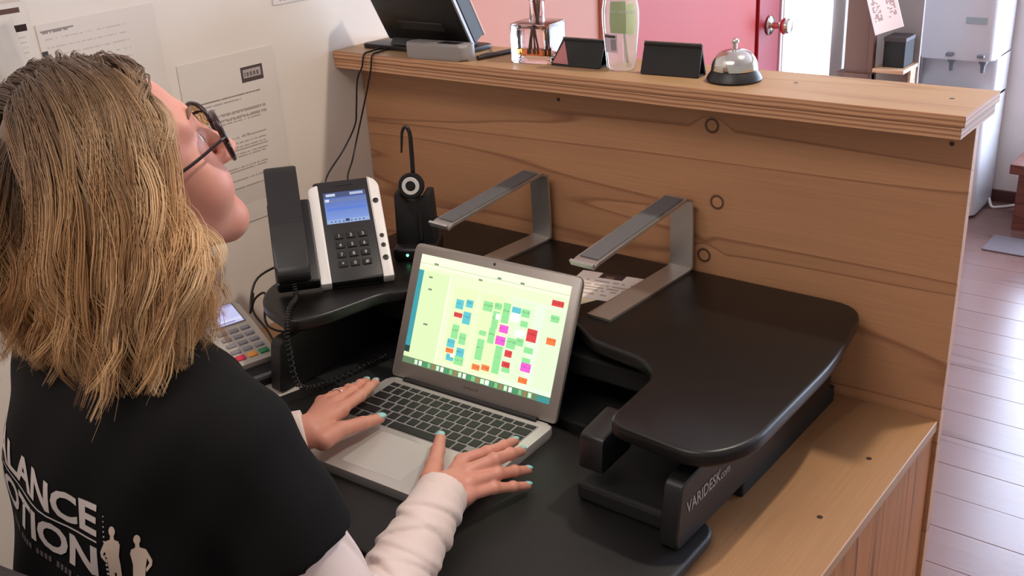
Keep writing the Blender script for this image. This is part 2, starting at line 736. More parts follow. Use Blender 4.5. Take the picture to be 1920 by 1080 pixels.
wl = struct(link('wall_left', boxme(-0.1, 0, -2.9, 0.12, 0, 2.7), M_wall))
w2 = struct(link('wall_left', boxme(-0.1, 0, 0.12, 0.86, 0, 2.7), M_salmon))
w3 = struct(link('wall_left', boxme(-0.1, 0, 2.44, 3.3, 0, 2.7), M_wallcool))
w4 = struct(link('wall_left', boxme(-0.1, 0, 0.86, 2.44, 2.12, 2.7), M_wallcool))
w5 = struct(link('wall_left', boxme(-0.1, 0, 1.995, 2.44, 0, 0.25), M_wallcool))
bm = bmesh.new()
box(bm, 0, 0.60, 3.2, 3.3, 0, 2.7)
box(bm, 0.60, 3.8, 3.2, 3.3, 0, 0.3)
box(bm, 0.60, 3.8, 3.2, 3.3, 2.05, 2.7)
box(bm, 3.8, 4.2, 3.2, 3.3, 0, 2.7)
struct(link('wall_back', tomesh(bm), M_wallcool))
struct(link('ceiling', boxme(-0.1, 4.2, -2.9, 3.3, 2.7, 2.78), M_ceil))
struct(link('baseboard_back', boxme(0.005, 2.2, 3.185, 3.2, 0, 0.05, 0.002), M_trimdark))

# shop-front glazing in the end wall, its bright panes mirrored in the floor
M_day = emat('daylight_pane', (0.64, 0.77, 1.0, 1), 12.0)
w = struct(link('window_2', boxme(0.60, 3.80, 3.19, 3.26, 0.30, 0.34), M_white)); INV[w.name] = Matrix.Identity(4)
link('window_frame', boxme(0.60, 3.80, 3.19, 3.26, 2.01, 2.05), M_white, w)
for x0, x1 in ((0.60, 0.625), (1.64, 1.68), (2.70, 2.74), (3.76, 3.80)):
    link('mullion', boxme(x0, x1, 3.19, 3.26, 0.34, 2.01), M_white, w)
for x0, x1 in ((0.625, 1.64), (1.68, 2.70), (2.74, 3.76)):
    link('pane', boxme(x0, x1, 3.235, 3.245, 0.34, 2.01), M_day, w)
# bright window beside the red door
M_day1 = emat('daylight_pane_bright', (1.0, 0.99, 0.97, 1), 2.0)
w = struct(link('window_1', boxme(-0.045, -0.035, 2.01, 2.43, 0.27, 2.10), M_day1)); INV[w.name] = Matrix.Identity(4)
bm = bmesh.new()
box(bm, -0.06, 0.006, 1.995, 2.012, 0.25, 2.12); box(bm, -0.06, 0.006, 2.43, 2.45, 0.25, 2.12)
box(bm, -0.06, 0.006, 2.01, 2.43, 0.25, 0.27); box(bm, -0.06, 0.006, 2.01, 2.43, 2.10, 2.12)
link('window_frame', tomesh(bm), M_white, w)

# red door
d = struct(link('door_1', boxme(-0.06, -0.012, 0.90, 1.975, 0.005, 2.08, 0.003), M_red)); INV[d.name] = Matrix.Identity(4)
link('door_panel', boxme(-0.014, -0.006, 0.905, 1.80, 0.10, 1.97, 0.003), M_red, d)
link('door_stile', boxme(-0.014, -0.001, 1.815, 1.972, 0.01, 2.075, 0.003), M_reddark, d)
K = Matrix.Translation((0.0, 1.895, 0.935)) @ Matrix.Rotation(math.pi / 2, 4, 'Y')
kb = link('door_knob', latheme([(0, 0), (0.032, 0), (0.033, 0.004), (0.028, 0.009), (0.012, 0.012), (0.0105, 0.034), (0.018, 0.04), (0.0275, 0.052), (0.028, 0.064), (0.022, 0.074), (0, 0.077)], M=K), M_chrome, d, 40)
struct(link('trim_1', boxme(-0.07, 0.01, 0.862, 0.898, 0, 2.115, 0.003), mat('rose_trim', rgb(190, 112, 100), 0.45)))
struct(link('trim_2', boxme(-0.07, 0.004, 1.977, 1.994, 0, 2.115, 0.002), mat('pale_trim', rgb(226, 200, 200), 0.5)))

# ------------------------------------------------------------------ reception counter
t = root('reception_counter', 'tall pine plywood reception counter with a layered ledge along its top', 'counter', (0, 0, 0))
link('front_panel', boxme(0.001, 1.183, 0, 0.018, 0, 1.171, 0.0008, 1), M_pine, t)
link('counter_board', boxme(0.001, 1.187, -0.072, 0.088, 1.187, 1.203, 0.0012, 1), [M_pinetop, M_ply], t)
link('counter_board', boxme(0.001, 1.183, -0.070, 0.086, 1.170, 1.1866, 0.001, 1), [M_pinetop, M_ply], t)
for o in t.children:
    if o.name.startswith('counter_board'):
        for p in o.data.polygons:
            p.material_index = 0 if abs(p.normal.z) > 0.9 else 1
scr = latheme([(0.0035, 0), (0.0035, 0.0004), (0, 0.0006)], sides=12)
for sx, sy in ((1.143, 0.016), (0.914, 0.023), (0.30, 0.05)):
    me = scr.copy(); me.transform(Matrix.Translation((sx, sy, 1.203)))
    link('screw', me, M_screw, t)
for kx, kz in ((0.489, 1.14), (1.154, 1.145)):
    me = scr.copy(); me.transform(Matrix.Translation((kx, 0, kz)) @ Matrix.Rotation(math.pi / 2, 4, 'X'))
    link('screw', me, M_knob, t)

# ------------------------------------------------------------------ desk
t = root('wooden_desk', 'low pine plywood desk bench fixed behind the reception counter', 'desk', (0, 0, 0))
link('desk_top', boxme(0.001, 1.1805, -0.60, -0.001, 0.697, 0.715, 0.0012, 1), M_desk, t)
link('side_panel', boxme(1.158, 1.177, -0.60, -0.001, 0, 0.6965, 0.001, 1), M_side, t)
link('side_panel', boxme(0.004, 0.023, -0.60, -0.001, 0, 0.6965, 0.001, 1), M_side, t)
for sx, sy in ((1.133, -0.157), (1.131, -0.327), (1.128, -0.50)):
    me = scr.copy(); me.transform(Matrix.Translation((sx, sy, 0.7148)) @ Matrix.Scale(1.15, 4))
    link('screw', me, M_screw, t)

# ------------------------------------------------------------------ standing-desk converter
t = root('standing_desk_converter', 'black height adjustable desk platform with a U shaped top standing on the wooden desk', 'desk riser', (0.64, -0.25, 0.715))
poly = [(0.19, -0.008), (1.058, -0.008), (1.088, -0.20), (1.090, -0.452), (1.050, -0.512), (0.910, -0.503),
        (0.900, -0.365), (0.862, -0.334), (0.765, -0.320), (0.715, -0.285), (0.45, -0.285), (0.405, -0.320), (0.372, -0.356), (0.350, -0.47), (0.325, -0.521), (0.218, -0.494), (0.172, -0.43)]
link('upper_platform', slab(rounded(poly, [.03, .05, .05, .05, .05, .03, .03, .02, .02, .02, .02, .02, .02, .05, .025, .04, .03], 6), 0.857, 0.880, 0.0065, 4), M_black, t, 35)
tray = [(0.25, -0.445), (0.36, -0.36), (0.90, -0.36), (0.96, -0.435), (1.046, -0.450), (1.052, -0.74), (0.80, -0.745), (0.44, -0.745), (0.235, -0.74)]
link('keyboard_tray', slab(rounded(tray, [.03, .05, .05, .04, .03, .05, .1, .1, .05], 6), 0.722, 0.740, 0.005, 3), M_desktop, t, 35)
link('base_plate', boxme(0.26, 1.028, -0.345, -0.028, 0.7155, 0.745, 0.003), M_matte, t)
arm = [(-0.53, 0.742), (-0.515, 0.832), (-0.34, 0.846), (-0.06, 0.848), (-0.05, 0.745), (-0.345, 0.743), (-0.43, 0.743)]
for ax in (1.004, 0.262):
    a = link('side_arm', prismme(rounded(arm, .012, 3), ax, ax + 0.026, 0.002, 1, plane='YZ'), M_blackp, t, 30)
    if ax > 1:
        F = frame((1.0306, -0.505, 0.786), (0, 1, 0.02), (0, -0.02, 1))
        me = textmesh('VARIDESK', 0.0245, F, 0.0003, 0.80, 0.0002)
        me2 = textmesh('.com', 0.0185, frame((1.0306, -0.420, 0.787), (0, 1, 0.02), (0, -0.02, 1)), 0.0002, 0.8, 0.0002)
        bm = bmesh.new(); bm.from_mesh(me); bm.from_mesh(me2)
        link('lettering', tomesh(bm), mat('silver_print', rgb(150, 142, 138), 0.5), a, label='silver lettering along the side arm')
link('cross_bar', boxme(0.29, 1.003, -0.30, -0.26, 0.80, 0.835, 0.004), M_matte, t)
link('cross_bar', boxme(0.29, 1.003, -0.12, -0.08, 0.80, 0.855, 0.004), M_matte, t)
link('lift_handle', prismme(rounded([(-0.505, 0.795), (-0.50, 0.846), (-0.43, 0.856), (-0.43, 0.80)], .008, 3), 0.868, 0.905, 0.003, 2, plane='YZ'), M_blackp, t, 35)
link('end_bracket', boxme(1.034, 1.068, -0.17, -0.115, 0.836, 0.8575, 0.003), M_blackp, t)
link('tray_bracket', boxme(0.86, 1.003, -0.50, -0.36, 0.7405, 0.768, 0.006), M_matte, t)
link('linkage', boxme(0.262, 0.42, -0.455, -0.335, 0.7165, 0.742, 0.003), M_matte, t)
link('linkage', boxme(0.955, 1.003, -0.455, -0.345, 0.7165, 0.742, 0.003), M_matte, t)

# ------------------------------------------------------------------ laptop stand legs (a pair)
def stand_leg(x, yaw, label, tip=0.27):
    t = root('laptop_stand_leg', label, 'laptop stand', (x, -0.022, 0.8803), (0, 0, yaw), group='pair of laptop stand legs on the desk platform')
    pth = [(-0.235, 0.002), (-0.012, 0.002), (0.0, 0.004), (0.006, 0.016), (0.004, 0.114), (-0.002, 0.126), (-0.014, 0.130), (-tip + .012, 0.104), (-tip, 0.100)]
    c = [Vector((0, a, b)) for a, b in pth]
    # flat bar swept along the profile
    def bar(pts, w, th, off):
        bm = bmesh.new(); rings = []
        for i, p in enumerate(pts):
            tt = (pts[min(i + 1, len(pts) - 1)] - pts[max(i - 1, 0)]).normalized()
            nn = Vector((0, -tt.z, tt.y))
            rings.append([bm.verts.new(p + Vector((sx * w / 2, 0, 0)) + nn * (off + sn * th / 2)) for sx, sn in ((-1, -1), (1, -1), (1, 1), (-1, 1))])
        for A, B in zip(rings, rings[1:]):
            for k in range(4):
                bm.faces.new((A[k], A[(k + 1) % 4], B[(k + 1) % 4], B[k]))
        bm.faces.new(rings[0][::-1]); bm.faces.new(rings[-1])
        bmesh.ops.bevel(bm, geom=[e for e in bm.edges if e.calc_face_angle(0) > 0.9], offset=0.0011, segments=2, affect='EDGES')
        return tomesh(bm)
    pts = [c[0]] + catmull(c[1:6], 3) + [c[6]]
    link('foot_and_upright', bar(pts, 0.043, 0.0042, 0), M_alu, t, 30, world=False)
    link('support_arm', bar([c[6] + Vector((0, 0.004, 0.0)), c[6] + Vector((0, -0.004, 0)), c[7], c[8], c[8] + Vector((0, -0.003, 0.007))], 0.043, 0.0046, 0), M_alu, t, 30, world=False)
    d = (c[7] - c[6])
    link('rubber_pad', bar([c[6] + d * 0.02, c[6] + d * 0.35, c[6] + d * 0.70, c[6] + d * 0.985], 0.033, 0.0022, -0.0033), M_rubber, t, 30, world=False, label='grey rubber pad inset in the sloping arm')
    return t


stand_leg(0.745, math.radians(-2), 'silver laptop stand leg standing over the white card, nearer the right end')
stand_leg(0.452, math.radians(-4), 'silver laptop stand leg behind the open laptop, next to the headset', 0.25)

# cards lying on the platform
F = frame((0.607, -0.108, 0.8806), (0.97, 0.16, 0), (-0.16, 0.97, 0))
c = np.ones((20, 24, 3)) * L3(226, 214, 206)
c[0:4, 7:15] = L3(66, 46, 42); c[2:4, 9:12] = L3(120, 92, 80)
for r, a, b in ((6, 3, 22), (9, 2, 20), (11, 3, 21), (13, 2, 18), (16, 3, 15)):
    for k in range(a, b):
        if rng.random() < 0.75:
            c[r, k] = L3(176, 160, 152)
t = root('printed_card', 'white printed card with a dark picture lying under the right stand leg', 'card', (0.66, -0.15, 0.8803))
link('card_sheet', boxme(0, 0.128, -0.104, 0, -0.0003, 0.0001, M=F), M_paper, t)
link('print', gridprint(24, 20, 0.128, 0.104, c, F @ Matrix.Translation((0, 0, 0.0004))), M_print, t)
F = frame((0.600, -0.170, 0.8803), (0.90, -0.44, 0), (0.44, 0.90, 0))
single(link('note_slip', boxme(0, 0.098, -0.03, 0.02, -0.0002, 0.0001, M=F), mat('cream_paper', rgb(228, 214, 176), 0.8)),
       'cream paper slip peeking out behind the laptop screen edge', 'note')

# ------------------------------------------------------------------ laptop
LO = (0.4157, -0.3987, 0.7402)
LYAW = 0.0514
t = root('laptop', 'open silver laptop showing a coloured booking calendar on the black tray', 'laptop', LO, (0, 0, LYAW))
LW, LD, LH, LA = 0.3232, 0.2496, 0.2234, 0.4303
base = rounded([(0, 0), (LW, 0), (LW, -LD), (0, -LD)], 0.012, 5)
link('base', prismme(base, 0.0, 0.0150, 0.003, 2), M_alumat, t, 40, world=False)
KX0, KX1, KY0 = 0.0185, 0.3045, -0.0155
U = (KX1 - KX0) / 14.5
# keys
kmesh = {}
def key(x0, x1, yt, h):
    g = 0.0017
    w = round(x1 - x0, 4)
    k = (w, h)
    if k not in kmesh:
        bm = bmesh.new()
        box(bm, g, w - g, -h + g, -g, 0, 0.0015, 0.0006, 1)
        kmesh[k] = tomesh(bm, 'key'); kmesh[k].materials.append(M_key)
    o = bpy.data.objects.new('key', kmesh[k]); COL.objects.link(o); o.parent = t
    o.location = (x0, yt, 0.0148)
P = 0.0205
y = KY0
for i in range(14):
    key(KX0 + i * U * 14.5 / 14, KX0 + (i + 1) * U * 14.5 / 14, y, 0.0125)
y -= 0.0125
for wid in ([1] * 13 + [1.5], [1.5] + [1] * 13, [1.75] + [1] * 11 + [1.75], [2.25] + [1] * 10 + [2.25]):
    x = KX0
    for w in wid:
        key(x, x + w * U, y, P); x += w * U
    y -= P
x = KX0
for w in (1, 1, 1, 1.25, 5, 1.25, 1):
    key(x, x + w * U, y, P); x += w * U
key(x, x + U, y - P / 2, P / 2); key(x + U, x + 2 * U, y, P / 2); key(x + U, x + 2 * U, y - P / 2, P / 2); key(x + 2 * U, x + 3 * U, y - P / 2, P / 2)
M_well = mat('keyboard_well', rgb(150, 146, 144), 0.5, 0.3)
link('keyboard_well', boxme(KX0 - .001, KX1 + .001, KY0 - .1155, KY0 + .001, 0.0140, 0.0151), M_well, t, world=False)
link('trackpad', prismme(rounded([(0.107, -0.142), (0.217, -0.142), (0.217, -0.232), (0.107, -0.232)], 0.005, 4), 0.0145, 0.0152, 0.0002, 1), mat('trackpad_grey', rgb(202, 198, 193), 0.4, 0.3), t, world=False)
link('hinge', tubeme([(0.03, -0.001, 0.0145), (LW - 0.03, -0.001, 0.0145)], 0.0055, 12), M_blackp, t, 40, world=False)
LM = frame((0, 0.0015, 0.0165), (1, 0, 0), (0, math.sin(LA), math.cos(LA)))
lid = rounded([(0, 0.0), (LW, 0.0), (LW, LH), (0, LH)], [0.004, 0.004, 0.012, 0.012], 5)
ld = link('lid', prismme(lid, -0.006, 0.0, 0.0015, 2, M=LM), M_alubezel, t, 40, world=False)
EV = [('c', 0.323, 0.367, 0.057, 0.078), ('c', 0.389, 0.343, 0.050, 0.062), ('c', 0.385, 0.469, 0.056, 0.109), ('c', 0.313, 0.719, 0.051, 0.071), ('c', 0.385, 0.784, 0.056, 0.078), ('c', 0.321, 0.846, 0.051, 0.063), ('c', 0.694, 0.298, 0.057, 0.052), ('r', 0.324, 0.461, 0.057, 0.047), ('r', 0.818, 0.479, 0.060, 0.102), ('r', 0.695, 0.680, 0.051, 0.060), ('r', 0.694, 0.773, 0.051, 0.052), ('r', 0.938, 0.167, 0.073, 0.050), ('g', 0.326, 0.611, 0.051, 0.126), ('g', 0.382, 0.659, 0.050, 0.094), ('g', 0.386, 0.854, 0.063, 0.078), ('g', 0.510, 0.322, 0.060, 0.084), ('g', 0.573, 0.306, 0.047, 0.060), ('g', 0.573, 0.427, 0.042, 0.151), ('g', 0.631, 0.345, 0.046, 0.179), ('g', 0.755, 0.309, 0.056, 0.066), ('g', 0.757, 0.398, 0.050, 0.051), ('g', 0.699, 0.585, 0.057, 0.089), ('g', 0.753, 0.558, 0.050, 0.074), ('g', 0.507, 0.561, 0.048, 0.046), ('g', 0.568, 0.567, 0.041, 0.136), ('g', 0.509, 0.707, 0.048, 0.184), ('g', 0.631, 0.753, 0.046, 0.241), ('g', 0.698, 0.822, 0.051, 0.037), ('g', 0.814, 0.609, 0.055, 0.044), ('g', 0.813, 0.695, 0.055, 0.044), ('g', 0.940, 0.296, 0.052, 0.057), ('w', 0.584, 0.393, 0.026, 0.054), ('w', 0.696, 0.365, 0.057, 0.074), ('w', 0.745, 0.487, 0.067, 0.059), ('w', 0.335, 0.821, 0.028, 0.039), ('m', 0.636, 0.486, 0.058, 0.067), ('m', 0.630, 0.587, 0.058, 0.068), ('m', 0.817, 0.755, 0.060, 0.073), ('o', 0.506, 0.866, 0.054, 0.046), ('o', 0.569, 0.850, 0.053, 0.046), ('o', 0.814, 0.867, 0.055, 0.051), ('o', 0.938, 0.484, 0.058, 0.057), ('o', 0.314, 0.786, 0.051, 0.040)]
NX, NY = 192, 120
c = np.zeros((NY, NX, 3))
uu, vv = np.meshgrid((np.arange(NX) + .5) / NX, (np.arange(NY) + .5) / NY)
c[:] = L3(226, 244, 196)
c[vv < 0.11] = L3(236, 246, 212)
c[(uu > 0.66) & (vv > 0.2)] = L3(224, 250, 214)
c[(vv > 0.075) & (vv < 0.085)] = L3(206, 214, 178)
c[(uu < 0.235) & (vv > 0.14)] = L3(214, 232, 180)
c[(uu > 0.225) & (uu < 0.235) & (vv > 0.14)] = L3(240, 248, 214)
for a in (0.27, 0.46, 0.66, 0.87):
    c[(uu > a) & (uu < a + 0.155) & (vv > 0.22) & (vv < 0.9)] *= np.array([0.96, 0.95, 0.86])
CC = {'c': (92, 190, 200), 'r': (214, 66, 70), 'g': (142, 218, 146), 'w': (250, 254, 246), 'm': (232, 92, 204), 'o': (240, 122, 66)}
for k, u, v, w, h in EV:
    mk = (abs(uu - u) < w / 2) & (abs(vv - v) < h / 2)
    c[mk] = L3(*CC[k])
    if h > 0.055 and k not in 'w':
        c[mk & (np.abs(vv - v + h * .1) < 0.008) & (nr.random(uu.shape) < 0.6)] *= 0.72
    elif k in 'ro':
        c[mk & (np.abs(vv - v) < 0.008) & (nr.random(uu.shape) < 0.6)] *= 0.7
for u, v in ((0.115, 0.07), (0.43, 0.115), (0.55, 0.065), (0.10, 0.30), (0.115, 0.62), (0.09, 0.19), (0.7, 0.07)):
    c[(abs(uu - u) < 0.014) & (abs(vv - v) < 0.008)] = L3(120, 140, 110)
c[(uu < 0.036) & (vv > 0.145) & (vv < 0.84)] = L3(52, 150, 160)
c[(uu < 0.036) & (vv > 0.84) & (vv < 0.90)] = L3(20, 60, 56)
c[vv > 0.945] = L3(96, 128, 92)
for i in range(26):
    k = [(206, 232, 200), (60, 150, 100), (150, 120, 80), (240, 250, 236), (120, 190, 130)][(i * 3) % 5]
    c[(vv > 0.952) & (vv < 0.992) & (abs(uu - (0.1 + i * 0.031)) < 0.011)] = L3(*k)
c[(vv > 0.95) & (uu > 0.92)] = L3(60, 140, 140)
SM = LM @ Matrix.Translation((0.0165, LH - 0.0165, 0.0006))
link('screen', gridprint(NX, NY, LW - 0.033, 0.181, c, SM), M_lit, ld, world=False)
link('webcam', latheme([(0.0022, 0), (0.0022, 0.0003), (0, 0.0004)], M=LM @ Matrix.Translation((LW / 2, LH - 0.0085, 0.0002)), sides=12), M_blackp, ld, world=False)
link('brand_mark', textmesh('MacBook Air', 0.0062, LM @ Matrix.Translation((LW / 2, 0.0125, 0.0003)), 0, 0.9, 0.0001, 'CENTER'), mat('grey_mark', rgb(96, 90, 88), 0.5), ld, world=False)

# ------------------------------------------------------------------ desk phone
PYAW, PT = 0.8914, 0.6958
PO = Vector((0.2856, -0.4108, 0.8954))
u = Vector((math.cos(PYAW), math.sin(PYAW), 0)); nn = Vector((-math.sin(PYAW), math.cos(PYAW), 0))
ll = nn * math.cos(PT) + Vector((0, 0, math.sin(PT)))
PM = frame(PO, u, ll)
t = root('desk_phone', 'black and white office desk phone with a lit blue screen and handset', 'telephone', (0.30, -0.33, 0.8802), (0, 0, PYAW))
link('body', prismme(rounded([(0.008, 0), (0.114, 0), (0.114, 0.203), (0.008, 0.203)], 0.006, 3), -0.018, 0.0, 0.003, 2, M=PM), M_blackp, t, 40)
link('side_bezel', prismme(rounded([(-0.002, -0.002), (0.0165, -0.002), (0.0165, 0.196), (-0.002, 0.190)], [.003, .002, .004, .012], 3), -0.019, 0.003, 0.002, 2, M=PM), M_white, t, 40, label='white strip left of the phone screen')
rb = link('side_bezel', prismme(rounded([(0.1035, -0.002), (0.122, -0.002), (0.122, 0.190), (0.1035, 0.204)], [.002, .003, .010, .004], 3), -0.019, 0.003, 0.002, 2, M=PM), M_white, t, 40, label='white strip with round buttons right of the phone screen')
for by, br in ((0.150, .0052), (0.078, .0040), (0.059, .0042), (0.034, .0052)):
    link('bezel_button', latheme([(br, 0), (br, 0.0012), (br * .7, 0.0018), (0, 0.0018)], sides=16, M=PM @ Matrix.Translation((0.1125, by, 0.0028))), M_blackp, rb, 40)
c = np.zeros((24, 32, 3))
for r in range(24):
    f = r / 23
    c[r] = L3(78 + 60 * f, 108 + 62 * f, 190 + 50 * f)
c[0:4] = L3(70, 84, 130); c[1:3, 2:9] = L3(214, 226, 250); c[1:3, 20:30] = L3(190, 204, 240); c[5:8] = L3(112, 132, 190); c[5:7, 1:4] = L3(235, 240, 255); c[12:14, 2:30] = L3(92, 132, 226)
c[21:] = L3(160, 186, 235); c[22, 3:28:3] = L3(60, 80, 120); c[21:23, 14:17] = L3(40, 60, 100)
link('phone_screen', gridprint(32, 24, 0.074, 0.064, c, PM @ Matrix.Translation((0.0235, 0.178, 0.0006))), vcolmat('phone_screen_lit', 0.2, emit=0.85), t)
M_digit = mat('key_legend', rgb(170, 168, 166), 0.6)
for i, dg in enumerate('123456789*0#'):
    kx = 0.040 + (i % 3) * 0.0205; ky = 0.088 - (i // 3) * 0.0185
    k = link('phone_key', boxme(kx - .0075, kx + .0075, ky - .0055, ky + .0055, 0, 0.0026, 0.0012, 2, M=PM), M_matte, t, 40)
    link('digit', textmesh(dg, 0.0085, PM @ Matrix.Translation((kx, ky - 0.003, 0.0028)), 0.0002, 1, 0.0001, 'CENTER'), M_digit, k)
link('speaker_slot', prismme(rounded([(0.045, 0.191), (0.078, 0.191), (0.078, 0.195), (0.045, 0.195)], .0018, 2), 0, 0.0006, 0, M=PM), M_matte, t)
link('cradle', prismme(rounded([(-0.074, 0.004), (-0.001, 0.004), (-0.001, 0.168), (-0.074, 0.168)], 0.006, 3), -0.020, 0.008, 0.003, 2, M=PM), M_blackp, t, 40)
# handset: arched grip with two pads
hp = [(0.0, 0.018), (0.0, 0.034), (0.012, 0.042), (0.10, 0.047), (0.208, 0.042), (0.224, 0.034), (0.224, 0.018), (0.180, 0.012), (0.165, 0.022), (0.06, 0.022), (0.045, 0.010), (0.012, 0.009)]
bm = bmesh.new()
prism(bm, rounded(hp, 0.008, 3), -0.071, -0.016, 0.005, 3, plane='YZ')
me = tomesh(bm); me.transform(PM)
link('handset', me, M_blackp, t, 40)
link('phone_stand', prismme([(0.0, 0.001), (0.13, 0.001), (0.12, 0.085), (0.04, 0.02)], 0.015, 0.105, 0.002, 1, M=Matrix.Translation((PO.x, PO.y, 0.880)) @ Matrix.Rotation(PYAW, 4, 'Z') @ Matrix(((0, 0, 1, 0), (1, 0, 0, 0.01), (0, 1, 0, 0), (0, 0, 0, 1)))), M_matte, t, 40)
# coiled cord from the handset over the platform edge
path = catmull([PM @ Vector((-0.045, 0.002, 0.02)), PM @ Vector((-0.045, -0.02, 0.004)), (0.292, -0.487, 0.886), (0.338, -0.534, 0.884), (0.352, -0.548, 0.85), (0.34, -0.53, 0.775), (0.335, -0.47, 0.750), (0.345, -0.39, 0.750), (0.352, -0.345, 0.752)], 40)
hel = []
for i, p in enumerate(path):
    tt = (path[min(i + 1, len(path) - 1)] - path[max(i - 1, 0)]).normalized()
    s = tt.cross(Vector((0.3, 0.2, 0.93))).normalized(); w = tt.cross(s)
    a = i * 1.15
    hel.append(p + (s * math.cos(a) + w * math.sin(a)) * 0.0042)
link('coiled_cord', tubeme(hel, 0.0013, 5), M_blackp, t, True, label='black coiled cord hanging over the platform edge')

# ------------------------------------------------------------------ headset on charging base
HM = Matrix.Translation((0.300, -0.188, 0.8802)) @ Matrix.Rotation(math.radians(32), 4, 'Z')
t = root('headset_charger', 'black headset charging base beside the desk phone', 'charger', (0.300, -0.188, 0.8802), (0, 0, math.radians(32)))
link('charger_base', boxme(-0.038, 0.038, -0.045, 0.045, 0, 0.024, 0.006, 3, M=HM), M_blackp, t, 40)
link('charger_tower', prismme(rounded([(-0.036, 0.02), (0.036, 0.02), (0.033, 0.118), (0.020, 0.118), (0.013, 0.098), (-0.013, 0.098), (-0.020, 0.118), (-0.033, 0.118)], .004, 2), -0.018, 0.022, 0.003, 2, plane='XZ', M=HM), M_matte, t, 40)
link('status_light', latheme([(0.0025, 0), (0.0025, 0.001), (0, 0.0014)], sides=12, M=HM @ Matrix.Translation((-0.012, -0.045, 0.012)) @ Matrix.Rotation(math.pi / 2, 4, 'X')), emat('green_led', (0.15, 1, 0.45, 1), 3.0), t, label='small glowing green status light')
t = root('headset', 'black wireless headset with a white ring resting in its charger', 'headset', (0.300, -0.188, 0.98), (0, 0, math.radians(32)))
HR = HM @ Matrix.Translation((0, -0.016, 0.132)) @ Matrix.Rotation(math.radians(80), 4, 'X')
link('earpiece', latheme([(0, -0.014), (0.018, -0.014), (0.0225, -0.009), (0.0235, 0.0), (0.0215, 0.004), (0, 0.0045)], sides=28, M=HR), M_blackp, t, 40)
link('ring', latheme([(0.0090, 0.0045), (0.0092, 0.006), (0.0150, 0.006), (0.0158, 0.0045)], sides=28, M=HR), mat('white_ring', rgb(206, 202, 200), 0.35), t, 40, label='white ring on the earpiece')
link('hub', latheme([(0.0072, 0.0042), (0.0066, 0.0056), (0, 0.0060)], sides=20, M=HR), M_blackp, t, 40)
pts = catmull([HM @ Vector(p) for p in ((0.002, 0.0, 0.150), (0.003, 0.0, 0.19), (0.003, 0.0, 0.222), (-0.003, 0.0, 0.234), (-0.010, 0, 0.226), (-0.013, 0, 0.205), (-0.015, 0, 0.188))], 6)
link('ear_hook', tubeme(pts, [0.0042] * 6 + [0.0042 - 0.0024 * i / 30 for i in range(len(pts) - 6)], 8), M_blackp, t, True)
link('mic_boom', tubeme(catmull([HM @ Vector(p) for p in ((0.008, -0.012, 0.115), (0.010, -0.016, 0.075), (0.010, -0.02, 0.04), (0.009, -0.02, 0.030))], 6), 0.004, 8), M_blackp, t, True)

# ------------------------------------------------------------------ card payment terminal
TY, TT = 1.332, 0.2885
TO = Vector((0.2231, -0.5615, 0.788))
u = Vector((math.cos(TY), math.sin(TY), 0)); nn = Vector((-math.sin(TY), math.cos(TY), 0))
ll = nn * math.cos(TT) + Vector((0, 0, math.sin(TT)))
TM = frame(TO, u, ll)
M_term = mat('warm_grey_plastic', rgb(176, 168, 160), 0.45)
t = root('payment_terminal', 'grey card payment terminal with coloured keys and a lit screen', 'card reader', (0.20, -0.52, 0.7152), (0, 0, TY))
link('body', prismme(rounded([(0.0, 0.0), (0.075, 0.0), (0.079, 0.09), (0.079, 0.168), (-0.004, 0.168), (-0.004, 0.09)], [.010, .010, .02, .014, .014, .02], 4), -0.030, 0.0, 0.004, 2, M=TM), M_term, t, 40)
link('front_block', prismme(rounded([(-0.001, -0.030), (0.076, -0.030), (0.075, 0.002), (0.0, 0.002)], .006, 3), -0.032, -0.010, 0.003, 2, M=TM), M_matte, t, 40)
link('card_slot', boxme(0.008, 0.067, -0.032, -0.024, -0.016, -0.008, 0.001, 1, M=TM), mat('slot_grey', rgb(92, 92, 96), 0.4), t)
link('cradle', prismme(rounded([(-0.002, -0.088), (0.086, -0.088), (0.086, 0.10), (-0.004, 0.10)], .015, 4), -0.047, -0.030, 0.004, 2, M=TM), M_term, t, 40)
link('foot', boxme(0.012, 0.066, -0.022, 0.085, 0, 0.053, 0.004, 2, M=Matrix.Translation((TO.x, TO.y, 0.7155)) @ Matrix.Rotation(TY, 4, 'Z')), M_matte, t, 40)
c = np.ones((16, 20, 3)) * L3(206, 206, 250)
c[0:2] = L3(168, 168, 226); c[4:8, 4:12] = L3(176, 180, 240); c[12:14] = L3(226, 226, 255); c[14, :15] = L3(150, 140, 200)
link('screen_surround', prismme(rounded([(0.006, 0.104), (0.069, 0.104), (0.069, 0.162), (0.006, 0.162)], .003, 2), -0.001, 0.0012, 0.0005, 1, M=TM), mat('screen_surround', rgb(120, 112, 112), 0.4), t)
link('terminal_screen', gridprint(20, 16, 0.057, 0.052, c, TM @ Matrix.Translation((0.009, 0.159, 0.0016))), vcolmat('terminal_screen_lit', 0.2, emit=0.9), t)
for r in range(5):
    for q in range(3):
        kx = 0.0165 + q * 0.021; ky = 0.088 - r * 0.0175
        colr = rgb(132, 130, 138)
        nm = None
        if r == 4:
            colr, nm = [(rgb(206, 48, 78), 'red cancel key'), (rgb(226, 150, 66), 'orange correction key'), (rgb(40, 120, 76), 'green enter key')][q]
        link('terminal_key', boxme(kx - .0085, kx + .0085, ky - (.0045 if r < 4 else .006), ky + (.0045 if r < 4 else .006), -0.001, 0.0028, 0.0016, 2, M=TM), mat('key_colour', colr, 0.45), t, 40, label=nm)

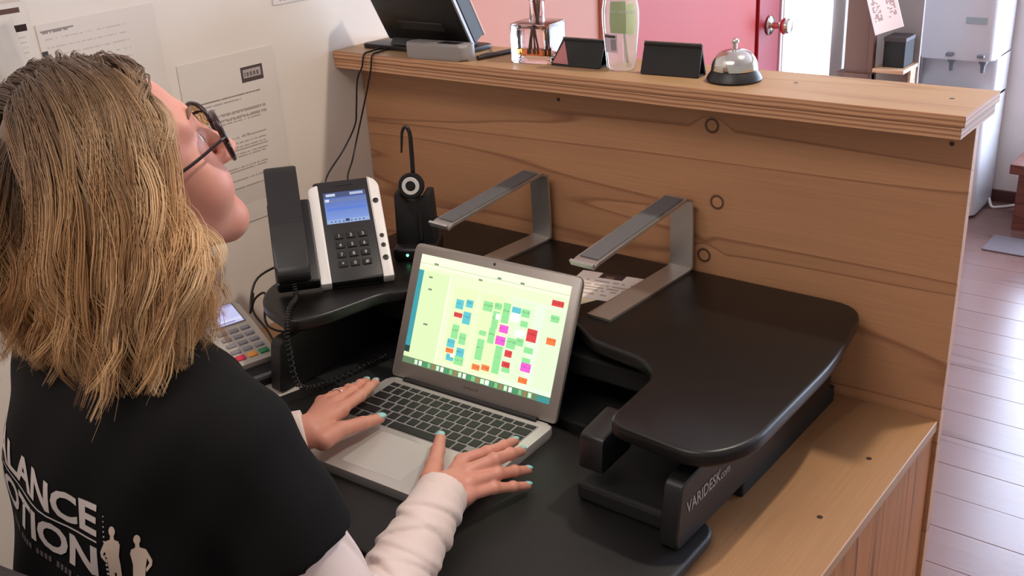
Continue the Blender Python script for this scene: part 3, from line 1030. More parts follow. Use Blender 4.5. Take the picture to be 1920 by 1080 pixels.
single(link('terminal_cable', tubeme(catmull([(0.02, -0.36, 0.80), (0.060, -0.395, 0.785), (0.111, -0.408, 0.765), (0.154, -0.424, 0.742), (0.185, -0.440, 0.722), (0.20, -0.40, 0.719), (0.19, -0.3, 0.719)], 8), 0.0022, 7), M_blackp, None, True), 'thin black cable running past the payment terminal', 'cable')
single(link('phone_cable', tubeme(catmull([(0.10, -0.30, 0.87), (0.07, -0.38, 0.85), (0.086, -0.42, 0.80), (0.107, -0.42, 0.832), (0.132, -0.415, 0.845), (0.14, -0.43, 0.802), (0.177, -0.44, 0.796), (0.225, -0.43, 0.80), (0.26, -0.40, 0.80)], 8), 0.0022, 7), M_blackp, None, True), 'black cable looping below the phone at the wall', 'cable')
cordA = [(0.085, -0.02, 1.2055), (0.090, -0.055, 1.2055), (0.092, -0.0755, 1.203), (0.086, -0.078, 1.18), (0.071, -0.08, 1.154), (0.065, -0.085, 1.102), (0.060, -0.09, 1.066), (0.052, -0.12, 1.023), (0.084, -0.2, 0.992), (0.13, -0.24, 0.97)]
cordB = [(0.105, -0.02, 1.2055), (0.112, -0.055, 1.2055), (0.114, -0.0755, 1.203), (0.110, -0.078, 1.18), (0.103, -0.08, 1.157), (0.090, -0.085, 1.115), (0.072, -0.1, 1.043), (0.085, -0.13, 1.009), (0.144, -0.2, 1.001), (0.19, -0.23, 0.98)]
single(link('hanging_cord', tubeme(catmull(cordA, 8), 0.0017, 7), M_blackp, None, True), 'thin black cord hanging from the ledge to the phone, the left one of the two', 'cord', 'cords hanging from the ledge')
single(link('hanging_cord', tubeme(catmull(cordB, 8), 0.0017, 7), M_blackp, None, True), 'thin black cord hanging from the ledge to the phone, the right one of the two', 'cord', 'cords hanging from the ledge')

# ------------------------------------------------------------------ things on the counter ledge
CT = 1.2032
# customer-facing tablet seen from behind, leaning back over the desk
t = root('tablet_terminal', 'black tablet on a stand at the wall end of the counter ledge', 'tablet', (0.19, 0.02, CT))
a0 = Vector((0.0, 0.000, 1.2195)); dd = Vector((0, -0.46, 0.888)).normalized()
KM = frame((0.088, 0.0, 1.2195), (1, 0, 0), dd)      # back face plane, normal toward desk
link('tablet_back', prismme(rounded([(0, 0), (0.211, 0), (0.211, 0.118), (0, 0.118)], .004, 2), -0.030, 0.0, 0.002, 2, M=KM), mat('tablet_black', rgb(22, 20, 19), 0.35), t, 40)
link('edge_strip', boxme(0.2095, 0.2140, 0.001, 0.117, -0.006, 0.0015, 0.0008, 1, M=KM), mat('strip_silver', rgb(150, 148, 148), 0.35, 0.4), t)
link('side_cover', boxme(0.2115, 0.2155, 0.002, 0.116, -0.034, -0.006, 0.001, 1, M=KM), mat('side_charcoal', rgb(58, 60, 62), 0.5), t)
link('front_bezel', boxme(-0.001, 0.2165, -0.001, 0.119, -0.038, -0.0335, 0.001, 1, M=KM), mat('bezel_pale', rgb(206, 176, 172), 0.5), t)
link('label_ridge', boxme(0.05, 0.16, 0.028, 0.046, -0.001, 0.0015, 0.001, 1, M=KM), mat('ridge_grey', rgb(34, 32, 33), 0.5), t)
link('stand_base', prismme(rounded([(0.036, -0.026), (0.285, -0.024), (0.292, 0.070), (0.06, 0.070)], .012, 4), CT, CT + 0.009, 0.002, 2), M_blackp, t, 40)
link('stand_post', prismme([(-0.012, CT + .008), (0.055, CT + .008), (0.034, CT + 0.05), (0.005, CT + 0.03)], 0.10, 0.27, 0.001, 1, plane='YZ'), M_blackp, t, 40)
t = root('card_reader', 'small grey rounded card reader in front of the tablet stand', 'card reader', (0.235, -0.005, CT))
RM = Matrix.Translation((0.262, -0.047, CT)) @ Matrix.Rotation(math.radians(4), 4, 'Z')
link('body', prismme(rounded([(-0.068, -0.016), (0.064, -0.016), (0.070, 0.006), (0.068, 0.016), (-0.068, 0.016)], [.006, .014, .008, .006, .006], 4), 0.0003, 0.029, 0.006, 3, M=RM), mat('reader_grey', rgb(150, 144, 142), 0.4, 0.2), t, 40)
link('card_slot', prismme(rounded([(0.000, -0.010), (0.046, -0.010), (0.050, 0.010), (0.008, 0.010)], .004, 3), 0.0285, 0.0298, 0.0004, 1, M=RM), M_blackp, t, 40)

t = root('pen', 'dark pen lying on the ledge left of the glass diffuser', 'pen', (0.36, 0.03, CT))
link('barrel', tubeme([(0.340, -0.036, CT + .0045), (0.3402, -0.035, CT + .0045), (0.359, 0.050, CT + .0045), (0.361, 0.060, CT + .0045), (0.363, 0.071, CT + .0042)], [.0022, .0043, .0045, .0038, .0008], 10), mat('pen_brown', rgb(44, 28, 22), 0.4), t, 40)
link('clip', boxme(0.3425, 0.3445, -0.030, 0.004, CT + .0088, CT + .0100, 0.0003, 1), mat('pen_clip', rgb(60, 46, 40), 0.4), t)

# reed diffuser: square glass bottle
t = root('reed_diffuser', 'square clear glass diffuser bottle with brown reeds and amber oil', 'diffuser', (0.440, 0.012, CT))
DM = Matrix.Translation((0.440, 0.014, CT)) @ Matrix.Rotation(math.radians(8), 4, 'Z')
def shell(sx, sy, z0, z1, bev):
    return rounded([(-sx, -sy), (sx, -sy), (sx, sy), (-sx, sy)], bev, 4)
bm = bmesh.new()
prism(bm, shell(.038, .034, 0, 0, .006), 0, 0.066, 0.004, 2, M=DM)
vs = prism(bm, shell(.029, .026, 0, 0, .008), 0.012, 0.058, 0.004, 2, M=DM)
lathe(bm, [(0.0135, 0.064), (0.0145, 0.068), (0.0135, 0.072), (0.0135, 0.100), (0.0165, 0.103), (0.0165, 0.109), (0.0115, 0.109), (0.0105, 0.072), (0.0105, 0.064)], sides=24, M=DM)
me = bpy.data.meshes.new('bottle'); bmesh.ops.recalc_face_normals(bm, faces=bm.faces[:])
for f in bm.faces:
    pass
bm.to_mesh(me); bm.free()
link('glass_bottle', me, M_glass, t, 40)
link('oil', prismme(shell(.0286, .0256, 0, 0, .008), 0.0125, 0.0235, 0.002, 2, M=DM), glassmat('amber_oil', rgb(222, 140, 62), 0.05, 1.35), t, 40, label='amber fragrance oil')
M_reed = mat('brown_reed', rgb(112, 62, 42), 0.7)
for k in range(7):
    a = k * 2 * math.pi / 7
    link('reed', tubeme([DM @ Vector((0.010 * math.cos(a + 2.6), 0.010 * math.sin(a + 2.6), 0.015)), DM @ Vector((0.004 * math.cos(a), 0.004 * math.sin(a), 0.085)), DM @ Vector((0.014 * math.cos(a), 0.014 * math.sin(a), 0.20))], 0.0017, 6), M_reed, t, True)

# folded black sign holders
def tent(name, label, M, w, h, dep, pink):
    t = root(name, label, 'sign', tuple(M.translation), (0, 0, M.to_euler().z), 'folded black signs on the ledge')
    th = 0.004
    ins = 0.014 if pink else 0.001
    # front panel leans back to the ridge; its outline narrows towards the top
    A = frame(M @ Vector((0, -dep / 2, 0.0005)), M.to_3x3() @ Vector((1, 0, 0)), M.to_3x3() @ Vector((0, dep / 2, h)))
    L = math.hypot(dep / 2, h)
    link('front_panel', prismme(rounded([(0, 0), (w, 0), (w - 0.001, L), (ins, L)], .003, 3), -th, 0, 0.0008, 1, M=A), M_matte, t, 30)
    B = frame(M @ Vector((w, dep / 2, 0.0005)), M.to_3x3() @ Vector((-1, 0, 0)), M.to_3x3() @ Vector((0, -dep / 2, h - .001)))
    link('rear_panel', prismme(rounded([(0, 0), (w, 0), (w - ins, L - .001), (0.001, L - .001)], .003, 3), -th, 0, 0.0008, 1, M=B), M_matte, t, 30)
    link('bottom_panel', boxme(0.002, w - .002, -dep / 2 + .002, dep / 2 - .002, 0.0004, 0.003, 0.0005, 1, M=M), M_matte, t)
    if pink:
        link('pink_triangle', prismme([(0.004, 0.004), (0.036, 0.003), (0.018, L - 0.006)], 0, 0.0006, 0, M=A), mat('dusky_pink', rgb(168, 104, 106), 0.6), t)  # thin flat pink triangle on the left of the front panel
    link('top_edge', boxme(ins, w - .001, -0.0016, 0.0016, h - .0005, h + .0012, M=M), mat('edge_taupe', rgb(120, 106, 100), 0.5), t)  # ridge strip paler than the black panels
    return t


tent('sign_holder', 'black folded table sign with a pink triangle between diffuser and clear bottle', Matrix.Translation((0.487, 0.004, CT)) @ Matrix.Rotation(math.radians(2), 4, 'Z'), 0.098, 0.044, 0.044, True)
tent('sign_holder', 'plain black table sign between the clear bottle and the bell', Matrix.Translation((0.666, -0.004, CT)) @ Matrix.Rotation(math.radians(4), 4, 'Z'), 0.102, 0.050, 0.030, False)

# sanitiser bottle
M_gel = glassmat('clear_gel', (0.97, 1.0, 0.96, 1), 0.08, 1.15)
M_gel.node_tree.nodes['Principled BSDF'].inputs['Transmission Weight'].default_value = 0.74
t = root('sanitiser_bottle', 'clear sanitiser pump bottle with a green label on the ledge', 'bottle', (0.617, 0.004, CT))
BM = Matrix.Translation((0.617, 0.004, CT)) @ Matrix.Diagonal((1, 0.72, 1, 1))
link('bottle_body', latheme([(0, 0.002), (0.022, 0.0), (0.0255, 0.004), (0.028, 0.03), (0.0325, 0.075), (0.0325, 0.095), (0.027, 0.125), (0.016, 0.145), (0.0125, 0.150), (0.0125, 0.160), (0, 0.160)], sides=36, M=BM), M_gel, t, 60)
def label_patch(a0, a1, z0, z1, r, col, name):
    bm = bmesh.new(); n = 10
    vs = []
    for z in (z0, (z0 + z1) / 2, z1):
        rr = r(z)
        vs.append([bm.verts.new(BM @ Vector((rr * math.cos(a0 + (a1 - a0) * k / n), rr * math.sin(a0 + (a1 - a0) * k / n), z))) for k in range(n + 1)])
    for A, B in zip(vs, vs[1:]):
        for k in range(n):
            bm.faces.new((A[k], A[k + 1], B[k + 1], B[k]))
    return link(name, tomesh(bm), col, t, True)
rf = lambda z: 0.0008 + float(np.interp(z, [0, .03, .075, .095, .125], [.0258, .028, .0325, .0325, .027]))
label_patch(-1.75, -0.85, 0.062, 0.112, rf, mat('label_green', rgb(158, 172, 130), 0.6), 'green_label')
label_patch(-0.85, -0.25, 0.060, 0.108, rf, mat('label_pale_green', rgb(202, 220, 180), 0.6), 'green_label')
bl = label_patch(-2.35, -1.35, 0.030, 0.060, rf, mat('label_lilac', rgb(196, 186, 200), 0.6), 'barcode_label')
for k in range(5):
    label_patch(-1.75 + k * .07, -1.75 + k * .07 + .03, 0.034, 0.052, lambda z: rf(z) + .0003, M_inkdark, 'barcode_bar')
label_patch(-2.2, -1.45, 0.054, 0.058, lambda z: rf(z) + .0003, M_inkdark, 'barcode_bar')
link('pump_collar', latheme([(0.0135, 0.150), (0.0135, 0.168), (0.006, 0.172), (0.006, 0.19), (0.012, 0.195), (0.012, 0.205), (0, 0.206)], sides=24, M=Matrix.Translation((0.617, 0.004, CT))), M_white, t, 40)
link('dip_tube', tubeme([(0.617, 0.004, CT + .15), (0.622, 0.003, CT + .08), (0.632, 0.0, CT + .012)], 0.0022, 8), mat('dip_tube', rgb(190, 186, 170), 0.4), t, True)

# reception bell
t = root('reception_bell', 'chrome call bell with a black base on the counter ledge', 'bell', (0.823, 0.0, CT))
BL = Matrix.Translation((0.823, 0.002, CT))
link('base', latheme([(0, 0), (0.041, 0), (0.0425, 0.003), (0.041, 0.007), (0.035, 0.016), (0.033, 0.019), (0, 0.019)], sides=40, M=BL), M_blackp, t, 40)
dome = [(0.0355, 0.0175), (0.0355, 0.020)] + [(0.0350 * math.cos(a) ** 0.8, 0.020 + 0.028 * math.sin(a)) for a in [i * math.pi / 2 / 12 for i in range(12)]] + [(0.003, 0.048)]
link('dome', latheme(dome + [(0, 0.048)], sides=40, M=BL), M_chrome, t, 60)
link('plunger', latheme([(0.0032, 0.047), (0.0032, 0.056), (0.0055, 0.057), (0.0058, 0.060), (0.004, 0.063), (0, 0.0635)], sides=20, M=BL), M_chrome, t, 60)

# ------------------------------------------------------------------ papers on the left wall
def wallsheet(name, label, y0, y1, z0, z1, c, cat='notice', tilt=0.0):
    F = frame((0.0006, y0, z1), (0, math.cos(tilt), math.sin(tilt)), (0, -math.sin(tilt), math.cos(tilt)))
    t = root(name, label, cat, (0.0006, (y0 + y1) / 2, z0), group='paper notices on the left wall')
    link('sheet', boxme(0, y1 - y0, -(z1 - z0), 0, 0, 0.0005, M=F), M_paper, t)
    link('print', gridprint(c.shape[1], c.shape[0], y1 - y0, z1 - z0, c, F @ Matrix.Translation((0, 0, 0.0009))), M_print, t)


def typed(c, r, a, b, col, p=0.8):
    for k in range(a, b):
        if rng.random() < p:
            c[r, k] = c[r, k] * .35 + L3(*col) * .65


ny, nx = 124, 84      # 2.5 mm cells
c = np.ones((ny, nx, 3)) * L3(219, 208, 199)
def zr(z): return int((1.240 - z) / 0.0025)
def yc(y): return int((y + 0.424) / 0.0025)
c[zr(1.2115):zr(1.1835), yc(-.293):yc(-.243)] = L3(82, 70, 68)
c[zr(1.205):zr(1.191), yc(-.288):yc(-.248)] = L3(176, 164, 160)
for k in range(yc(-.286), yc(-.250)):
    if k % 3 != 2:
        c[zr(1.202):zr(1.194), k] = L3(110, 98, 96)
for z, a, b in ((1.165, -.41, -.255), (1.160, -.41, -.30), (1.152, -.41, -.36), (1.140, -.41, -.248), (1.135, -.41, -.248), (1.130, -.41, -.248), (1.125, -.41, -.248), (1.120, -.41, -.262), (1.095, -.31, -.295), (1.090, -.41, -.255), (1.080, -.41, -.258), (1.075, -.41, -.258), (1.068, -.41, -.256), (1.062, -.41, -.258), (1.056, -.41, -.262), (1.036, -.41, -.262), (1.031, -.41, -.262), (1.014, -.39, -.27), (0.998, -.35, -.27)):
    typed(c, zr(z), yc(a), yc(b), (132, 116, 108), 0.85)
for z, a, b in ((1.150, -.41, -.36), (1.165, -.41, -.255)):
    typed(c, zr(z), yc(a), yc(b), (120, 104, 98), .9)
c[zr(0.998):zr(0.965), yc(-.40):yc(-.275)] *= 0.9
wallsheet('wall_notice', 'white typed notice with a dark boxed heading on the wall beside the face', -0.424, -0.216, 0.930, 1.240, c)
c = np.ones((80, 82, 3)) * L3(219, 208, 199)
typed(c, 4, 2, 24, (70, 56, 52), 1.0); typed(c, 5, 2, 20, (90, 76, 70), 0.7)
c[16:19, 0:4] = L3(70, 66, 62)
for r in range(9, 70, 5):
    typed(c, r, 4, 60, (190, 176, 168), .7)
wallsheet('wall_notice', 'white sheet with one bold line of print on the wall above the hair', -0.652, -0.447, 1.145, 1.345, c, tilt=0.02)
c = np.ones((72, 42, 3)) * L3(222, 212, 202)
c[38:41, 12:38] = L3(96, 70, 58); c[33:35, 6:40] = L3(206, 190, 178)
c[48:52, 26:40] = L3(44, 28, 22); c[46:50, 14:20] = L3(60, 44, 36); c[50:52, 17:26] = L3(84, 66, 56)
for r in (55, 58, 61, 64):
    typed(c, r, 14, 38, (186, 176, 160), .8)
wallsheet('wall_notice', 'white sheet with black marks at the top left corner of the photo', -0.765, -0.660, 1.290, 1.470, c)
c = np.ones((16, 60, 3)) * L3(224, 214, 206)
typed(c, 12, 6, 50, (140, 126, 120), .7); typed(c, 13, 6, 40, (150, 136, 130), .7)
wallsheet('wall_notice', 'white sheet high on the wall left of the ledge', -0.20, -0.05, 1.308, 1.348, c)
# curled loose sheet in the corner of the view
bm = bmesh.new(); rows_ = []
for i in range(11):
    zz = 1.245 + 0.012 * i
    rows_.append([bm.verts.new((0.004 + 0.016 * math.sin(j / 6 * 3.0 + i * .12) * (1 - i / 14) + 0.004, -0.765 + j * 0.013 + 0.0018 * (10 - i), zz)) for j in range(7)])
for A, B in zip(rows_, rows_[1:]):
    for k in range(6):
        bm.faces.new((A[k], A[k + 1], B[k + 1], B[k]))
bmesh.ops.solidify(bm, geom=bm.faces[:], thickness=0.0006)
single(link('curled_sheet', tomesh(bm), M_paper, None, True), 'loose curled white sheet hanging at the left edge of the photo', 'paper')

# ------------------------------------------------------------------ far end of the room
t = root('water_cooler', 'tall white water cooler at the end wall beyond the ledge', 'water cooler', (0.325, 3.02, 0))
bm = bmesh.new()
prism(bm, rounded([(0.175, 2.90), (0.475, 2.90), (0.475, 3.19), (0.175, 3.19)], .03, 4), 0.012, 0.50, 0.008, 2)
prism(bm, rounded([(0.175, 3.0), (0.475, 3.0), (0.475, 3.19), (0.175, 3.19)], .02, 4), 0.49, 0.66, 0.004, 1)
prism(bm, rounded([(0.175, 2.90), (0.475, 2.90), (0.475, 3.19), (0.175, 3.19)], .03, 4), 0.655, 0.93, 0.012, 2)
link('cabinet', tomesh(bm), mat('cooler_white', rgb(222, 220, 224), 0.25), t, 40)
link('base_plinth', boxme(0.185, 0.465, 2.92, 3.18, 0, 0.014), M_trimdark, t)
link('drip_tray', boxme(0.215, 0.435, 2.905, 3.0, 0.50, 0.515, 0.004), mat('tray_grey', rgb(150, 152, 160), 0.4), t)
M_tap = mat('tap_grey', rgb(120, 124, 130), 0.35)
for tx in (0.315, 0.435):
    link('tap', latheme([(0, -0.05), (0.008, -0.05), (0.010, -0.02), (0.016, -0.012), (0.018, 0.012), (0, 0.014)], sides=16, M=Matrix.Translation((tx, 2.93, 0.655))), M_tap, t, 40)
    link('tap_lever', boxme(tx - .014, tx + .014, 2.875, 2.905, 0.672, 0.684, 0.004, 2), M_tap, t, 40)
link('indicator_panel', boxme(0.36, 0.44, 2.8965, 2.9005, 0.80, 0.825, 0.001), mat('indicator_grey', rgb(170, 182, 184), 0.4), t)
link('front_seam', boxme(0.172, 0.182, 2.895, 2.90, 0.70, 0.86, 0.001), mat('seam_grey', rgb(176, 174, 178), 0.4), t)
link('bottle_collar', latheme([(0, 0.93), (0.11, 0.93), (0.11, 0.945), (0.06, 0.955), (0.06, 0.965), (0, 0.965)], (0.325, 3.04, 0), 24), M_white, t, 40)
link('water_bottle', latheme([(0, 0.965), (0.05, 0.965), (0.055, 0.99), (0.13, 1.04), (0.135, 1.08), (0.13, 1.18), (0.135, 1.28), (0.12, 1.36), (0, 1.37)], (0.325, 3.04, 0), 24), glassmat('bottle_blue', (0.85, 0.93, 1, 1), 0.05, 1.2), t, 40)

t = root('cup_dispenser', 'white tapered paper cup dispenser hanging left of the water cooler', 'dispenser', (0.125, 2.97, 0.55))
link('tube', latheme([(0, 0.55), (0.026, 0.55), (0.030, 0.57), (0.042, 0.74), (0.044, 0.82), (0, 0.82)], (0.125, 2.96, 0), 24), mat('dispenser_white', rgb(216, 212, 212), 0.35), t, 40)
link('bracket', boxme(0.16, 0.1745, 2.93, 2.99, 0.56, 0.72, 0.003), mat('bracket_grey', rgb(120, 104, 100), 0.5), t)
link('lower_lip', latheme([(0.0, 0.535), (0.022, 0.535), (0.027, 0.55), (0, 0.552)], (0.125, 2.96, 0), 24), mat('lip_brown', rgb(110, 90, 84), 0.5), t, 40)

M_walnut = woodmat('dark_walnut', rgb(92, 56, 42), rgb(60, 34, 26), 'Z', 10, 0.08, 0.45, rings=4)
M_oak = woodmat('light_shelf_wood', rgb(206, 168, 134), rgb(180, 136, 104), 'X', 10, 0.1, 0.5, rings=4)
t = root('display_stand', 'dark wooden display stand with a shelf standing past the window', 'shelf', (0.13, 2.44, 0))
link('side_panel', boxme(0.074, 0.182, 2.40, 2.43, 0.08, 1.75, 0.002), M_walnut, t)
link('foot', boxme(0.050, 0.182, 2.385, 2.45, 0.62, 0.685, 0.003), M_walnut, t)
link('back_panel', boxme(0.012, 0.30, 2.56, 2.575, 0.08, 1.75, 0.002), mat('back_panel_grey', rgb(168, 158, 156), 0.6), t)
link('shelf', boxme(0.182, 0.298, 2.40, 2.56, 0.690, 0.705, 0.002), M_oak, t)
link('shelf', boxme(0.182, 0.298, 2.40, 2.56, 0.20, 0.215, 0.002), M_oak, t)
link('shelf_bracket', boxme(0.283, 0.293, 2.50, 2.56, 0.60, 0.690, 0.002), M_oak, t)
t = root('storage_box', 'small black box sitting on the display stand shelf', 'box', (0.238, 2.5, 0.7052))
link('body', boxme(0.205, 0.284, 2.44, 2.54, 0.7052, 0.80, 0.002), M_matte, t)
link('lid', boxme(0.203, 0.286, 2.438, 2.542, 0.80, 0.815, 0.002), mat('box_lid', rgb(60, 48, 48), 0.5), t)
t = root('brochure', 'white brochure with pink print propped at a slant on the display stand', 'brochure', (0.23, 2.42, 0.83))
F = frame((0.135, 2.39, 0.985), (0.87, 0.05, 0.33), (-0.40, 0.12, 0.85))
c = np.ones((30, 18, 3)) * L3(244, 232, 232)
for r in range(2, 22):
    typed(c, r, 2, 7, (150, 110, 110), .45); typed(c, r, 11, 16, (150, 110, 110), .45)
link('cover', boxme(0, 0.105, -0.165, 0, -0.004, 0, 0.0004, 1, M=F), M_paper, t)
link('print', gridprint(18, 30, 0.105, 0.165, c, F @ Matrix.Translation((0, 0, 0.0005))), M_print, t)
link('holder', boxme(-0.004, 0.0, -0.168, 0, -0.03, 0.002, 0.0004, 1, M=F), M_trimdark, t)

t = root('wooden_bench', 'dark reddish wooden bench end at the right edge of the photo', 'bench', (0.75, 2.98, 0))
M_bench = woodmat('bench_wood', rgb(112, 66, 56), rgb(76, 40, 34), 'X', 9, 0.1, 0.4, rings=4)
link('seat', boxme(0.605, 1.15, 2.84, 3.16, 0.235, 0.275, 0.004), M_bench, t)
for x0 in (0.635, 1.08):
    link('leg', boxme(x0, x0 + 0.05, 2.87, 3.14, 0.0, 0.235, 0.003), M_bench, t)
link('rail', boxme(0.69, 1.08, 2.98, 3.0, 0.10, 0.17, 0.002), M_bench, t)
single(link('floor_mat', prismme(rounded([(0.60, 2.58), (1.5, 2.58), (1.5, 2.76), (0.60, 2.76)], .01, 3), 0.0, 0.006, 0.002, 1), mat('mat_grey', rgb(110, 100, 104), 0.9, noise=.1, nscale=300, bump=.3, bscale=400)),
       'grey door mat lying on the floorboards by the bench', 'mat')
single(link('power_cord', tubeme(catmull([(0.478, 3.12, 0.03), (0.50, 3.09, 0.006), (0.53, 3.10, 0.006), (0.56, 3.13, 0.006), (0.59, 3.172, 0.006)], 8), 0.006, 8), M_white, None, True), 'white power cord on the floor beside the water cooler', 'cord')

# ------------------------------------------------------------------ office chair
t = root('office_chair', 'black office chair whose backrest shows behind the seated person', 'chair', (0.60, -1.10, 0))
def cushion(fn, lo, hi, h):
    V, F = surfnet(fn, lo, hi, h)
    return npmesh([(V, F)])
def rbox(P, c, hs, r):
    q = np.abs(P - np.array(c)) - (np.array(hs) - r)
    return np.sqrt((np.maximum(q, 0) ** 2).sum(-1)) + np.minimum(q.max(-1), 0) - r
link('seat', cushion(lambda P: rbox(P, (0.60, -1.06, 0.417), (0.24, 0.225, 0.034), 0.03), (.34, -1.32, .36), (.86, -.80, .47), .012), M_matte, t, True)
bk = lambda P: rbox(P - np.stack([0 * P[..., 0], -0.9 * (P[..., 0] - .60) ** 2 * -1 - 0.10 * (P[..., 2] - .95), 0 * P[..., 0]], -1), (0.60, -1.175, 0.765), (0.215, 0.024, 0.225), 0.022)
link('backrest', cushion(bk, (.34, -1.28, .49), (.86, -1.0, 1.03), .011), mat('chair_fabric', rgb(40, 34, 34), 0.85, noise=.1, nscale=300), t, True)
link('back_support', boxme(0.57, 0.63, -1.34, -1.30, 0.38, 0.62, 0.006), M_blackp, t)
link('back_bracket', boxme(0.57, 0.63, -1.34, -1.18, 0.378, 0.398, 0.005), M_blackp, t)
link('gas_column', latheme([(0.03, 0.07), (0.03, 0.25), (0.018, 0.25), (0.018, 0.40), (0, 0.40)], (0.60, -1.08, 0), 20), M_blackp, t, 40)
for k in range(5):
    a = k * 2 * math.pi / 5 + .3
    ex, ey = 0.60 + 0.27 * math.cos(a), -1.08 + 0.27 * math.sin(a)
    lg = link('leg', tubeme([(0.60, -1.08, 0.095), (0.60 + .15 * math.cos(a), -1.08 + .15 * math.sin(a), 0.085), (ex, ey, 0.068)], [.024, .02, .015], 8), M_blackp, t, True)
    link('castor', latheme([(0, -0.02), (0.027, -0.02), (0.029, -0.01), (0.029, 0.01), (0.027, 0.02), (0, 0.02)], sides=16, M=Matrix.Translation((ex, ey, 0.029)) @ Matrix.Rotation(a, 4, 'Z') @ Matrix.Rotation(math.pi / 2, 4, 'X')), M_matte, lg, 40)

# ------------------------------------------------------------------ the seated person
RH = {'W': (0.7543, -0.6448, 0.795), 'I': [(0.7298, -0.5799, 0.798), (0.7484, -0.5479, 0.8), (0.7458, -0.5095, 0.789), (0.7361, -0.4742, 0.775)],
      'M': [(0.7557, -0.5989, 0.801), (0.7705, -0.561, 0.803), (0.768, -0.5231, 0.791), (0.7608, -0.49, 0.776)],
      'R': [(0.7725, -0.6168, 0.799), (0.7798, -0.5672, 0.788), (0.7803, -0.5323, 0.773), (0.7815, -0.5049, 0.76)],
      'P': [(0.7818, -0.6327, 0.792), (0.7885, -0.5857, 0.779), (0.7951, -0.5541, 0.766), (0.7985, -0.5278, 0.754)],
      'T': [(0.7173, -0.6313, 0.79), (0.697, -0.6004, 0.789), (0.6695, -0.5628, 0.784), (0.6384, -0.5235, 0.774)]}
LH = {'W': (0.4938, -0.6461, 0.797), 'I': [(0.4892, -0.5744, 0.8), (0.4806, -0.528, 0.797), (0.459, -0.4888, 0.787), (0.4367, -0.4544, 0.774)],
      'M': [(0.4668, -0.5642, 0.8), (0.4512, -0.5163, 0.791), (0.4296, -0.48, 0.779), (0.4129, -0.4522, 0.768)],
      'R': [(0.4449, -0.5601, 0.795), (0.4289, -0.5194, 0.782), (0.408, -0.4868, 0.768), (0.3916, -0.4611, 0.756)],
      'P': [(0.426, -0.5594, 0.787), (0.4084, -0.5235, 0.772), (0.3948, -0.4989, 0.761), (0.3838, -0.4806, 0.752)],
      'T': [(0.5221, -0.642, 0.792), (0.52, -0.6051, 0.79), (0.5229, -0.566, 0.782), (0.5215, -0.5305, 0.772)]}
SR, ER = (0.752, -0.935, 1.02), (0.845, -0.89, 0.77)
SL, EL = (0.425, -0.905, 1.03), (0.350, -0.830, 0.775)
HEAD = Vector((0.541, -0.869, 1.238))
YAW, PIT, ROL = math.radians(-18), math.radians(21), math.radians(-1)
HMx = Matrix.Translation(HEAD) @ Matrix.Rotation(YAW, 4, 'Z') @ Matrix.Rotation(PIT, 4, 'X') @ Matrix.Rotation(ROL, 4, 'Y')
HMn = np.array(HMx)
HRn = HMn[:3, :3]; HC = HMn[:3, 3]
def h2w(p):
    return np.asarray(p, float) @ HRn.T + HC
NECK0, NECK1 = (0.565, -0.945, 1.04), tuple(h2w((0, -0.022, -0.055)))

def torso(P, g=0.0):
    c = ell_(P, (0.588, -0.945, 0.935), (0.172 + g, 0.115 + g, 0.17 + g))
    w_ = ell_(P, (0.590, -0.985, 0.74), (0.148 + g, 0.108 + g, 0.17 + g))
    hp_ = ell_(P, (0.595, -1.0, 0.57), (0.180 + g, 0.130 + g, 0.12 + g))
    d = smin(smin(c, w_, 0.08), hp_, 0.08)
    s = cap_(P, (0.455, -0.925, 1.035), (0.720, -0.945, 1.03), 0.052 + g, 0.052 + g)
    d = smin(d, s, 0.05)
    return d

def bodyfn(P):
    d = torso(P)
    d = smin(d, cap_(P, NECK0, NECK1, 0.058, 0.05), 0.03)
    for a, b, w in ((SR, ER, RH['W']), (SL, EL, LH['W'])):
        d = smin(d, cap_(P, a, b, 0.048, 0.038), 0.04)
        d = smin(d, cap_(P, b, w, 0.036, 0.023), 0.02)
    for hx, kx in ((0.52, 0.47), (0.67, 0.73)):
        d = smin(d, cap_(P, (hx, -1.0, 0.545), (kx, -0.68, 0.545), 0.080, 0.055), 0.05)
        d = smin(d, cap_(P, (kx, -0.68, 0.545), (kx, -0.72, 0.09), 0.052, 0.035), 0.03)
        d = smin(d, cap_(P, (kx, -0.73, 0.045), (kx + .01, -0.55, 0.035), 0.035, 0.028), 0.03)
    return d

